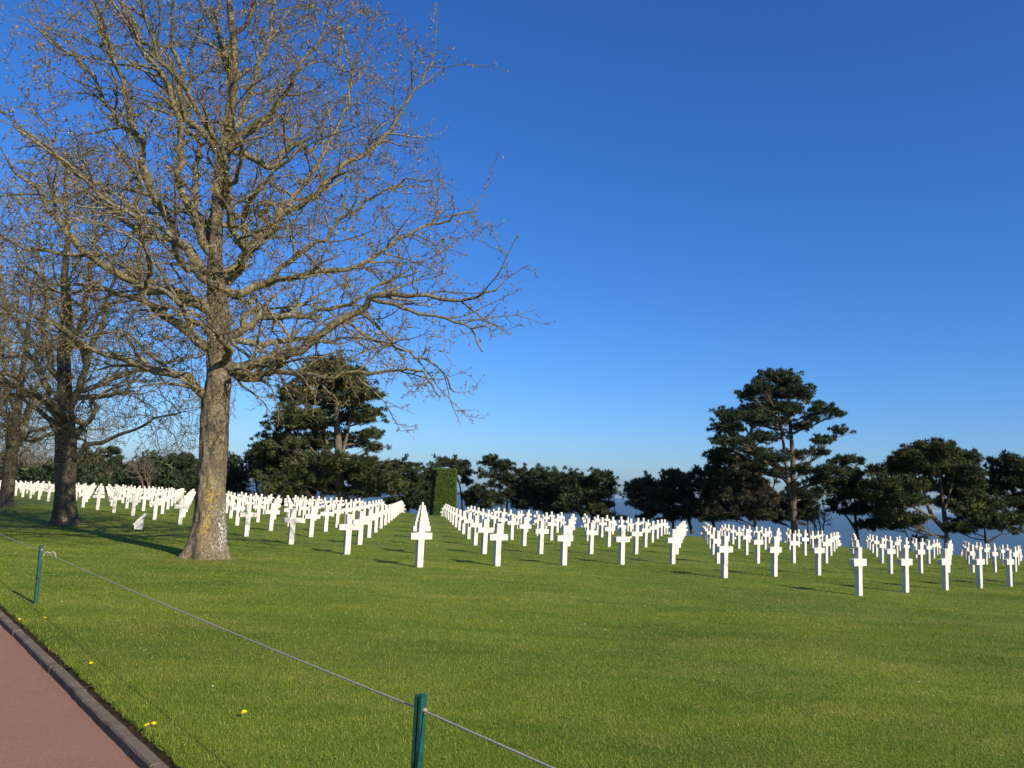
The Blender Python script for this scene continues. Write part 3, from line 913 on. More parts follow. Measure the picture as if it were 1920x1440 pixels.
def copy_tree(root, loc, rz, sc, label):
    c = root.copy(); COL.objects.link(c)
    c.location = loc; c.rotation_euler = (0, 0, rz); c.scale = (sc,) * 3
    c['label'] = label
    for ch in root.children:
        d = ch.copy(); COL.objects.link(d); d.parent = c
    return c
x, y = -26.0, 41.0
copy_tree(SECOND, (x, y, float(ground(x, y))), 2.1, 0.92, 'bare tree with lichen-brown trunk cut by the photo edge, third in the line')
x, y = -35.2, 50.5
copy_tree(SECOND, (x, y, float(ground(x, y))), 4.0, 1.0, 'farthest bare tree of the line, only its twigs reaching in past the third trunk')

# ------------------------------------------------------------------ pines and other trees behind the graves
def spline(P, n):
    P = np.asarray(P, float); d = np.r_[0, np.cumsum(np.linalg.norm(np.diff(P, axis=0), axis=1))]
    t = np.linspace(0, d[-1], n); Q = np.stack([np.interp(t, d, P[:, k]) for k in range(3)], -1)
    for _ in range(2): Q[1:-1] = 0.25 * Q[:-2] + 0.5 * Q[1:-1] + 0.25 * Q[2:]
    return Q

def pine(label, Y, stems, pads, seed, mat='needle', group='pines along the edge of the bluff', name='pine_tree', dens=0.30, tuft=0.34, cat='tree', depth=1.0, bark='darkbark'):
    """stems: list of (pixel polyline, width px); pads: foliage masses (cx, cy, rx, ry) as seen, each given its own depth"""
    rng = np.random.default_rng(seed)
    m = Y / FPX
    lines = []; stemP = []
    main = stems[0][0]
    b = at(main[0][0], main[0][1], Y); gz = float(ground(b[0], b[1]))
    first = True
    for pts, w in stems:
        P = np.array([at(u, v, Y + rng.normal() * 0.15) for u, v in pts])
        if first:
            P = np.vstack([[P[0][0], P[0][1], gz - 0.3], P]) if P[0][2] > gz else P
            first = False
        Q = spline(P, max(6, 4 * len(P)))
        R = np.linspace(w * 0.5 * m, max(0.03, w * 0.12 * m), len(Q))
        lines.append((Q, R)); stemP.append(Q)
    SP = np.vstack(stemP)
    base = np.array([b[0], b[1], gz])
    TV, tone, dirs = [], [], []
    cxm = np.mean([p[0] for p in pads])
    wmax = max(abs(p[0] - cxm) for p in pads) + 1
    allp = []
    for p in pads:
        allp.append(p)
        if p[2] > 16: allp.append((p[0] + rng.uniform(-0.5, 0.5) * p[2], p[1] + rng.uniform(-0.5, 0.6) * p[3], p[2] * 0.7, p[3] * 0.8))
    for (cx, cy, rx, ry) in allp:
        off = (cx - cxm) / wmax
        dy = rng.uniform(-1, 1) * math.sqrt(max(0.05, 1 - off * off)) * wmax * m * 0.75 * depth
        C = at(cx, cy, Y + dy); k = (Y + dy) / FPX
        a = np.array([rx * k, rx * k * 0.9, ry * k])
        nc = max(4, int(rx * ry * math.pi / (23 * (0.055 / m) ** 1.0) * dens / 0.33))
        g = rng.normal(size=(nc, 3)); g /= np.linalg.norm(g, axis=1)[:, None]
        g *= rng.random(nc)[:, None] ** 0.42 * np.array([1.12, 1.12, 1.25])
        g[:, 2] = np.where(g[:, 2] < -0.5, -0.5 * rng.random(nc), g[:, 2])
        ph = rng.uniform(0, 6, 3); th = np.arctan2(g[:, 1], g[:, 0])
        lob = 1 + 0.22 * np.sin(2 * th + ph[0]) + 0.2 * np.sin(3 * th + ph[1]) + 0.12 * np.sin(5 * th + ph[2])
        g[:, :2] *= lob[:, None]
        stray = rng.random(nc) < 0.22
        g[stray] *= rng.uniform(1.1, 1.45, stray.sum())[:, None]
        cc = C + g * a + rng.normal(size=(nc, 3)) * np.array([0.16, 0.16, 0.13])
        per = 16
        n = nc * per; idx = np.repeat(np.arange(nc), per)
        size = (np.where(stray, 0.7, 1.0) * rng.uniform(0.6, 1.2, nc))[idx][:, None]
        e = rng.normal(size=(n, 3)); e /= np.linalg.norm(e, axis=1)[:, None]
        pp = cc[idx] + e * np.array([0.31, 0.31, 0.19]) * size * rng.random(n)[:, None] ** 0.5 * tuft / 0.34
        TV.append(pp)
        dirs.append(e * 1.5 + np.array([0, 0, 0.55]))
        ct = rng.normal(0.42, 0.2, nc)
        tone.append(np.clip(ct[idx] + rng.normal(0, 0.14, n), 0, 1))
        # limb from the stem to the mass, then boughs to its clumps
        hd = np.linalg.norm(SP[:, :2] - C[:2], axis=1)
        want = C[2] - 0.30 * hd - 0.2
        s = int(np.argmin(hd * 0.6 + np.abs(SP[:, 2] - want)))
        p0 = SP[s]
        if np.linalg.norm(p0 - C) > 0.4:
            mid = p0 * 0.5 + C * 0.5 + np.array([rng.normal() * 0.2, rng.normal() * 0.2, -0.12 * np.linalg.norm(C - p0) * rng.uniform(0.2, 1.2)])
            Q = spline(np.array([p0, mid, C - np.array([0, 0, a[2] * 0.25])]), 9)
            lw = (0.03 + 0.012 * np.linalg.norm(C - p0))
            lines.append((Q, np.linspace(min(lw, 0.12), 0.025, 9)))
            for q in cc:
                st = Q[rng.integers(4, 9)]
                md = (st + q) / 2 + rng.normal(size=3) * 0.12
                lines.append((np.array([st, md, q]), np.array([0.030, 0.022, 0.013])))
    TV = np.vstack(TV); tone = np.concatenate(tone); dirs = np.vstack(dirs)
    root = empty(name, base); tag(root, label, cat, group)
    tube_mesh(lines, 'trunk', MAT[bark], root, base)
    kk = 6
    V, F = leaf_tris(TV, tuft * 0.8, rng, kk, 0.35, dirs, 0.26)
    mesh_np('crown', V, [F], MAT[mat], root, attrs={'tone': np.repeat(tone, kk * 3)}, origin=base)
    return root

pine('tallest pine with dense layered crown and thick bent reddish trunk behind the left graves', 78,
     [([(650, 958), (641, 925), (633, 895), (636, 860), (632, 800), (628, 740), (622, 695)], 22), ([(634, 895), (612, 830), (600, 760)], 9), ([(637, 870), (655, 800), (655, 740)], 8), ([(633, 890), (590, 850), (560, 810)], 7)],
     [(618, 688, 40, 20), (600, 715, 46, 22), (650, 710, 44, 20), (565, 745, 44, 24), (625, 745, 55, 24), (680, 738, 36, 16), (545, 785, 46, 25), (600, 785, 50, 22), (660, 780, 45, 15), (702, 775, 24, 8),
      (530, 820, 40, 22), (590, 828, 52, 18), (650, 828, 36, 12), (697, 815, 30, 8), (702, 840, 22, 7), (520, 850, 35, 22), (560, 860, 58, 22), (620, 862, 50, 15), (690, 866, 38, 11), (695, 893, 46, 20), (655, 888, 36, 15),
      (560, 895, 60, 22), (505, 890, 28, 25), (600, 912, 42, 16), (540, 918, 50, 18), (725, 908, 30, 22), (690, 920, 40, 16)], 101, 'needle_olive', dens=0.25, bark='pinebark')
pine('small rounded pine peeping out at the shoulder of the tallest pine', 96, [([(492, 925), (490, 880), (490, 850)], 7)], [(492, 840, 20, 16), (478, 858, 22, 14), (500, 865, 22, 18), (470, 885, 16, 20)], 102)
pine('dark upright pine just right of the large bare trunk', 96, [([(440, 925), (438, 890), (436, 860)], 8)], [(436, 865, 16, 12), (432, 885, 20, 18), (450, 895, 18, 16), (440, 912, 26, 14)], 103)
pine('dark bushy pine left of the clipped hedge', 92, [([(766, 960), (763, 925), (760, 890)], 9)], [(755, 878, 24, 14), (775, 893, 24, 16), (742, 908, 24, 18), (768, 922, 26, 16), (785, 930, 14, 14), (750, 940, 26, 14), (778, 948, 22, 10)], 104)
pine('flat-topped pine rising right behind the clipped hedge', 94, [([(867, 962), (866, 925), (856, 888)], 8), ([(800, 960), (802, 920), (812, 890)], 7)], [(845, 870, 32, 10), (864, 884, 20, 10), (815, 883, 20, 10), (800, 903, 24, 16), (795, 928, 24, 18), (872, 902, 14, 10), (800, 946, 24, 12), (822, 915, 20, 20)], 105)
pine('open flat-topped pine with pale bare trunk right of the clipped hedge', 90, [([(943, 965), (940, 925), (931, 885)], 7), ([(950, 965), (952, 920), (948, 895)], 5)], [(925, 868, 26, 9), (946, 878, 18, 9), (906, 888, 12, 8), (934, 895, 26, 8), (956, 902, 14, 10), (925, 910, 16, 7), (958, 925, 16, 12), (930, 935, 22, 9)], 106)
pine('low dark pine bush below the open flat-topped pine', 88, [([(893, 960), (893, 940)], 6)], [(898, 925, 22, 14), (880, 938, 18, 12), (908, 942, 22, 12), (900, 915, 12, 8)], 107, name='pine_bush')
pine('narrow dark pine between the open flat-topped pine and the long flat crown', 92, [([(990, 972), (989, 930), (984, 895)], 8)], [(976, 886, 14, 9), (986, 905, 22, 20), (972, 925, 18, 16), (995, 930, 16, 16), (975, 945, 20, 12)], 108)
pine('wide wind-flattened pine with dark horizontal layers in the middle of the row', 88, [([(1022, 975), (1018, 940), (1024, 905)], 8), ([(1018, 940), (1000, 915)], 5)], [(1015, 888, 24, 9), (1040, 898, 30, 14), (1008, 908, 22, 10), (1050, 918, 28, 12), (1020, 930, 34, 12), (1000, 945, 26, 9), (1050, 940, 24, 14), (1035, 955, 24, 9)], 109)
pine('dense pine with a slanting pinkish trunk beside the wide wind-flattened pine', 84, [([(1097, 985), (1084, 955), (1076, 920), (1074, 900)], 9), ([(1086, 958), (1098, 925)], 6)], [(1075, 896, 24, 11), (1062, 912, 20, 12), (1088, 918, 22, 14), (1070, 935, 24, 14), (1060, 952, 20, 10)], 110)
pine('dark lobed pine at the end of the row beside the thin bare snag', 84, [([(1112, 985), (1108, 955), (1116, 920), (1120, 895)], 10)], [(1122, 896, 22, 12), (1108, 912, 22, 14), (1134, 918, 15, 18), (1120, 938, 24, 14), (1142, 945, 8, 14), (1098, 938, 16, 14), (1110, 958, 26, 10)], 111)
pine('low olive pine scrub at the foot of the thin bare snag', 80, [([(1128, 982), (1128, 970)], 5)], [(1118, 962, 18, 9), (1138, 967, 16, 8), (1160, 968, 10, 6)], 112, 'needle_olive', name='pine_bush')
pine('thin bare snag with a few tufts, alone against the sea', 84, [([(1154, 985), (1152, 940), (1148, 893)], 3.2)], [(1148, 898, 8, 5), (1143, 908, 7, 4), (1155, 912, 6, 3)], 113, dens=0.22, tuft=0.25, name='dead_pine')
pine('slanting pine leaning over the gap of sea right of the snag', 82, [([(1216, 990), (1215, 955), (1210, 925), (1196, 912)], 8)], [(1196, 912, 28, 10), (1180, 926, 14, 8), (1216, 904, 20, 10), (1222, 926, 26, 14), (1208, 946, 28, 12), (1232, 948, 18, 16), (1215, 965, 20, 8)], 114)
pine('broad dark pine left of the tall twin-stemmed pine, trunk behind the rounded file end', 82, [([(1262, 998), (1262, 955), (1266, 915)], 9), ([(1298, 1000), (1288, 960), (1280, 925)], 7)], [(1262, 893, 26, 10), (1280, 908, 24, 14), (1244, 916, 20, 12), (1268, 935, 32, 14), (1292, 935, 18, 20), (1252, 956, 26, 11), (1285, 960, 22, 11), (1262, 972, 24, 7)], 115)
pine('dark dense pine touching the lower left of the tall twin-stemmed pine', 78, [([(1340, 1003), (1334, 950), (1328, 900)], 10)], [(1326, 886, 26, 11), (1345, 900, 20, 14), (1312, 908, 22, 14), (1336, 926, 28, 16), (1318, 948, 28, 14), (1350, 950, 18, 14), (1330, 968, 30, 9)], 116)
pine('brownish conifer with a spreading skirt below the tall twin-stemmed pine', 70, [([(1420, 1006), (1412, 960), (1403, 900)], 9)], [(1402, 885, 26, 14), (1386, 908, 30, 16), (1418, 908, 26, 14), (1374, 934, 30, 18), (1408, 938, 32, 18), (1436, 930, 18, 16), (1395, 958, 44, 14), (1372, 966, 24, 8), (1430, 962, 22, 10)], 117, 'needle_brown')
pine('tall twin-stemmed pine with open ragged crown and sunlit pale trunks', 73,
     [([(1490, 1008), (1488, 960), (1487, 900), (1486, 850), (1481, 790), (1478, 740), (1472, 712)], 15), ([(1487, 955), (1476, 900), (1472, 850), (1462, 790), (1455, 740)], 9), ([(1476, 890), (1445, 855), (1410, 832), (1390, 828)], 6), ([(1487, 880), (1515, 855), (1545, 830)], 5), ([(1487, 920), (1530, 905), (1570, 890)], 5), ([(1482, 945), (1460, 936), (1442, 932)], 5)],
     [(1448, 706, 24, 11), (1476, 712, 26, 13), (1428, 730, 26, 14), (1465, 738, 32, 15), (1502, 730, 18, 10), (1405, 738, 18, 11), (1440, 762, 38, 14), (1482, 766, 24, 11), (1510, 748, 12, 10), (1382, 778, 36, 11), (1352, 773, 14, 11), (1420, 788, 32, 11),
      (1370, 803, 28, 10), (1350, 823, 18, 10), (1392, 828, 36, 9), (1540, 768, 24, 9), (1566, 774, 16, 8), (1520, 784, 18, 7), (1572, 808, 16, 8), (1545, 824, 24, 6), (1358, 850, 24, 10), (1340, 860, 15, 14), (1450, 858, 38, 8), (1492, 853, 26, 6),
      (1582, 864, 22, 8), (1611, 864, 10, 9), (1552, 884, 32, 8), (1592, 888, 22, 10), (1532, 900, 22, 7), (1402, 868, 36, 9), (1346, 880, 22, 10), (1460, 790, 26, 10), (1502, 800, 18, 8), (1438, 818, 32, 9), (1412, 845, 28, 9), (1375, 864, 28, 9), (1530, 846, 22, 7), (1502, 880, 22, 7), (1462, 885, 24, 8), (1356, 902, 20, 11), (1392, 892, 28, 8), (1566, 905, 24, 8), (1425, 770, 26, 9)], 118, dens=0.36, tuft=0.30, bark='pinebark')
pine('shaded pine filling the gap behind the tall twin-stemmed trunks', 84, [([(1516, 1000), (1514, 965), (1512, 930)], 8)], [(1510, 940, 22, 16), (1532, 924, 20, 12), (1458, 945, 22, 16), (1470, 965, 24, 12), (1525, 958, 16, 10), (1445, 968, 22, 12), (1505, 968, 24, 10), (1490, 930, 22, 18)], 119)
pine('dark forked pine with drooping branches between the tall and the broad spreading pine', 72, [([(1609, 1022), (1604, 975), (1602, 925)], 10), ([(1607, 998), (1588, 968), (1570, 955)], 6)], [(1602, 902, 24, 11), (1572, 918, 28, 9), (1602, 926, 30, 12), (1620, 912, 14, 10), (1590, 958, 28, 6), (1568, 944, 20, 6), (1622, 984, 26, 6), (1618, 950, 20, 10)], 120)
pine('broad spreading pine forking low into many pale limbs at the right', 69,
     [([(1776, 1036), (1776, 1008), (1772, 990)], 20), ([(1774, 996), (1745, 965), (1735, 930), (1722, 890)], 10), ([(1774, 992), (1768, 945), (1762, 890)], 10), ([(1776, 996), (1800, 975), (1806, 940), (1812, 900)], 8), ([(1745, 968), (1710, 950), (1680, 930)], 6), ([(1770, 960), (1782, 920), (1790, 880)], 6)],
     [(1755, 838, 32, 9), (1725, 852, 38, 13), (1776, 852, 34, 12), (1696, 862, 28, 13), (1800, 862, 24, 10), (1820, 858, 14, 8), (1680, 882, 32, 13), (1740, 880, 40, 16), (1800, 886, 34, 14), (1645, 884, 16, 9), (1660, 908, 34, 14), (1720, 910, 38, 15),
      (1780, 912, 38, 15), (1830, 902, 18, 12), (1650, 936, 34, 16), (1700, 940, 36, 13), (1790, 940, 34, 15), (1826, 932, 24, 14), (1664, 962, 30, 11), (1702, 972, 28, 9)], 121, 'needle_olive', dens=0.36, bark='pinebark')
pine('low spreading pine tucked under the right side of the broad spreading pine', 68, [([(1852, 1040), (1848, 1015), (1846, 990)], 10), ([(1850, 1018), (1878, 1000)], 6)], [(1822, 960, 36, 16), (1862, 948, 22, 11), (1842, 982, 42, 13), (1886, 976, 28, 11), (1802, 988, 22, 7), (1902, 994, 12, 6)], 122, 'needle_olive')
pine('small crooked pine with a curved stem left of the broad spreading trunk', 70, [([(1706, 1036), (1703, 1008), (1694, 988)], 6)], [(1670, 984, 32, 9), (1700, 978, 24, 8), (1720, 1012, 11, 5)], 123)
pine('dark pine cut by the right edge of the photo', 70, [([(1938, 1046), (1936, 980), (1934, 900)], 14)], [(1888, 868, 32, 11), (1916, 876, 28, 12), (1870, 888, 20, 11), (1902, 902, 42, 16), (1866, 914, 18, 12), (1910, 938, 34, 13), (1916, 970, 18, 9), (1945, 895, 36, 32), (1950, 945, 34, 24)], 124)
G2 = 'trees beyond the left end of the lawn'
pine('small pine with a bare leaning trunk and flat tufted top beyond the left graves', 112, [([(205, 925), (206, 885), (207, 852)], 5), ([(206, 905), (192, 890)], 3)], [(206, 846, 18, 6), (196, 857, 16, 6), (222, 860, 13, 4), (206, 870, 18, 6)], 125, group=G2, tuft=0.4)
pine('dark pine mass standing right beside the shaded trunk', 110, [([(160, 925), (158, 890)], 9)], [(162, 862, 22, 10), (148, 876, 22, 14), (182, 878, 18, 14), (156, 896, 28, 14)], 126, group=G2, tuft=0.42)
pine('low dark pine under the flat tufted top', 110, [([(228, 925), (228, 890)], 8)], [(228, 882, 26, 12), (205, 895, 28, 12), (246, 892, 22, 12), (182, 902, 24, 9)], 127, group=G2, tuft=0.42)
pine('wide dark evergreen left of the large bare trunk', 104, [([(332, 930), (331, 890)], 10)], [(330, 868, 30, 12), (352, 864, 18, 12), (310, 884, 26, 14), (345, 888, 28, 16), (300, 902, 24, 10)], 128, group=G2, tuft=0.42)
pine('dark evergreen seen behind the bare trunk base line of far graves', 108, [([(272, 930), (270, 898)], 8)], [(262, 898, 22, 9), (284, 906, 20, 8), (245, 908, 22, 7)], 129, group=G2, tuft=0.42)

def bush_tree(label, Y, base_px, crown, n, seed, mat, group, name='bare_tree', tip=0.02, step=0.3, budm=None, cat='tree'):
    rng = np.random.default_rng(seed); m = Y / FPX
    b = at(*base_px, Y); gz = float(ground(b[0], b[1])); base = np.array([b[0], b[1], gz])
    sk = Skel()
    cx, cy, rx, ry = crown
    C = at(cx, cy, Y); a = np.array([rx * m, rx * m * 0.85, ry * m])
    ns = 5
    sk.add(base - np.array([0, 0, 0.3]), -1, 0.0)
    for k in range(ns):
        th = k * 2 * math.pi / ns + rng.uniform(0, 0.8)
        tgt = C + np.array([math.cos(th) * a[0] * 0.35, math.sin(th) * a[1] * 0.35, -a[2] * 0.1])
        sk.limb([base - np.array([0, 0, 0.3]), base * 0.55 + tgt * 0.45 + rng.normal(size=3) * 0.1, tgt], [0.11, 0.08, 0.05], step, rng, 0.05)
    g = rng.normal(size=(n, 3)); g /= np.linalg.norm(g, axis=1)[:, None]; g *= rng.random(n)[:, None] ** 0.4
    A = C + g * a; A = A[A[:, 2] > gz + 0.4]
    colonize(sk, A, step, 4.0, step * 1.5, 60, rng, 0.25, 0.05)
    r = radii(sk, tip, 2.4)
    root = empty(name, base); tag(root, label, cat, group)
    L = sk_lines(sk, r)
    big = [l for l in L if l[1].max() > 0.045]; small = [l for l in L if l[1].max() <= 0.045]
    sl, tp, md = shoots(sk, r, rng, 0.05, 2, 0.3, 0.8, tip * 0.75)
    if big: tube_mesh(big, 'trunk', MAT[mat], root, base)
    tube_mesh(small + sl, 'crown', MAT[mat], root, base)
    return root
bush_tree('pale grey leafless tree with a fine twiggy dome left of the shaded trunk', 97, (62, 912), (66, 862, 34, 34), 800, 201, 'greyshrub', G2)
bush_tree('brown leafless tree at the far left, behind the third trunk', 96, (22, 908), (22, 862, 36, 36), 800, 202, 'greyshrub', G2)
bush_tree('low brown leafless scrub tree between the shaded trunk and the pale grey one', 98, (104, 915), (102, 882, 24, 20), 450, 203, 'redshrub', G2)
bush_tree('pale leafless shrub with forking stems among the dark evergreens', 92, (276, 928), (268, 882, 34, 26), 700, 204, 'greyshrub', G2)
bush_tree('brown leafless dome of twigs showing above the wide dark evergreen', 116, (322, 925), (322, 862, 36, 20), 700, 205, 'redshrub', G2)
bush_tree('reddish leafless shrub tree left of the tallest pine', 90, (486, 935), (486, 890, 24, 32), 700, 206, 'redshrub', G2)
bush_tree('grey leafless thicket on the bluff right of the pale twin trunks', 76, (1540, 1015), (1538, 968, 26, 24), 500, 207, 'greyshrub', 'pines along the edge of the bluff', name='bare_shrub', cat='shrub')
bush_tree('pale leafless tree rising behind the crown of the wide dark evergreen', 118, (120, 912), (125, 858, 28, 30), 500, 208, 'greyshrub', G2)

# clipped hedge block
def hedge():
    rng = np.random.default_rng(77)
    Y = 84; m = Y / FPX
    b = at(831, 950, Y); gz = float(ground(b[0], b[1])); base = np.array([b[0], b[1], gz])
    top = at(834, 881, Y)[2] - gz
    w0, w1 = 1.28, 0.98
    root = empty('clipped_hedge', base, 0.3); tag(root, 'tall green clipped hedge block with tapering sides behind the graves', 'hedge')
    N = 26000
    f = rng.integers(0, 5, N); t = rng.random(N); h = rng.random(N)
    h = np.where(f == 4, 1.0, h)
    w = w0 + (w1 - w0) * h
    s = (t * 2 - 1) * w
    t2 = (rng.random(N) * 2 - 1) * w
    X = np.where(f == 0, w, np.where(f == 1, -w, np.where(f == 4, t2, s)))
    Yy = np.where(f == 2, w, np.where(f == 3, -w, s))
    P = np.stack([X, Yy, h * top], -1) + rng.normal(size=(N, 3)) * 0.055
    nrm = np.stack([(f == 0) * 1. - (f == 1), (f == 2) * 1. - (f == 3), (f == 4) * 1.], -1)
    V, F = leaf_tris(P, 0.11, rng, 2, 0.1, nrm * 1.2, 0.55)
    tone = np.repeat(np.clip(rng.normal(0.45, 0.2, N), 0, 1), 6)
    mesh_np('foliage', V, [F], MAT['hedge'], root, attrs={'tone': tone})
    bm = bmesh.new()
    vs = []
    for hh, ww in ((0, w0 - 0.05), (top - 0.05, w1 - 0.05)):
        vs.append([bm.verts.new((sx * ww, sy * ww, hh)) for sx, sy in ((-1, -1), (1, -1), (1, 1), (-1, 1))])
    bm.faces.new(vs[1]); bm.faces.new(vs[0][::-1])
    for k in range(4): bm.faces.new((vs[0][k], vs[0][(k + 1) % 4], vs[1][(k + 1) % 4], vs[1][k]))
    bm_obj('branches', bm, mat_plain('hedge_core', (0.028, 0.045, 0.01), 0.9, 0.1), root)
hedge()

# low heather border along the brow, and scrub on the bluff behind
def border():
    rng = np.random.default_rng(9)
    n = 26000
    x = rng.uniform(-40, 62, n); y = crest(x) + 15.5 + rng.uniform(0, 2.4, n) + 3.0 * (rng.random(n) < 0.4)
    z = ground(x, y)
    h = np.abs(rng.normal(0.25, 0.16, n)) * (1 + 0.6 * np.sin(x * 0.9))
    P = np.stack([x, y, z + np.clip(h, 0.02, 0.9)], -1)
    V, F = leaf_tris(P, 0.2, rng, 3, 0.6, None, 0.35)
    tone = np.repeat(np.clip(0.5 + 0.4 * np.sin(x * 0.8) + rng.normal(0, 0.2, n), 0, 1), 9)
    m = mat_attr('heather', (0.045, 0.045, 0.02), (0.09, 0.05, 0.03), (0.13, 0.055, 0.04), 0.8, 0.1)
    tag(mesh_np('heather', V, [F], m, attrs={'tone': tone}), 'low reddish heather border at the far edge of the lawn', 'ground cover', kind='stuff')
    n = 30000
    x = rng.uniform(-60, 110, n); y = crest(x) + 20 + rng.uniform(0, 45, n)
    P = np.stack([x, y, ground(x, y) + np.abs(rng.normal(0.4, 0.5, n)) * (1 + np.sin(x * 0.5) * np.sin(y * 0.4))], -1)
    V, F = leaf_tris(P, 0.5, rng, 3, 0.5, None, 0.4)
    tone = np.repeat(np.clip(rng.normal(0.4, 0.25, n), 0, 1), 9)
    m = mat_attr('scrub', (0.03, 0.035, 0.016), (0.065, 0.065, 0.03), (0.12, 0.10, 0.06), 0.8, 0.1)
    tag(mesh_np('undergrowth', V, [F], m, attrs={'tone': tone}), 'dull green and grey scrub covering the bluff behind the graves', 'undergrowth', kind='stuff')
    # dark wood floor under the trees at the far left
    n = 46000
    x = rng.uniform(-62, -22, n); y = 88 + rng.uniform(0, 40, n) + 0.12 * np.abs(x)
    hh = np.clip(rng.normal(1.9, 1.0, n), 0.1, 4.2) * (0.75 + 0.6 * np.sin(x * 0.55) * np.sin(y * 0.3 + x * 0.17))
    P = np.stack([x, y, ground(x, y) + hh], -1)
    V, F = leaf_tris(P, 0.62, rng, 4, 0.4, None, 0.4)
    tone = np.repeat(np.clip(rng.normal(0.35, 0.22, n), 0, 1), 12)
    tag(mesh_np('woods_undergrowth', V, [F], MAT['needle'], attrs={'tone': tone}), 'dark evergreen thicket filling the far wood edge behind the left graves', 'woods', kind='stuff')
    n = 42000
    x = rng.uniform(-120, -50, n); y = 92 + rng.uniform(0, 40, n) + 0.1 * np.abs(x)
    hh = np.clip(rng.normal(1.7, 1.2, n), 0.05, 5.0) * (0.8 + 0.5 * np.sin(x * 0.5) * np.sin(y * 0.3 + x * 0.2))
    P = np.stack([x, y, ground(x, y) + hh], -1)
    V, F = leaf_tris(P, 0.75, rng, 3, 0.9, None, 0.10)
    tone = np.repeat(np.clip(rng.normal(0.45, 0.25, n), 0, 1), 9)
    m = mat_attr('bare_scrub', (0.045, 0.036, 0.024), (0.10, 0.08, 0.055), (0.17, 0.14, 0.10), 0.85, 0.05)
    tag(mesh_np('bare_woods', V, [F], m, attrs={'tone': tone}), 'brown leafless twiggy wood beyond the far left graves', 'woods', kind='stuff')
border()

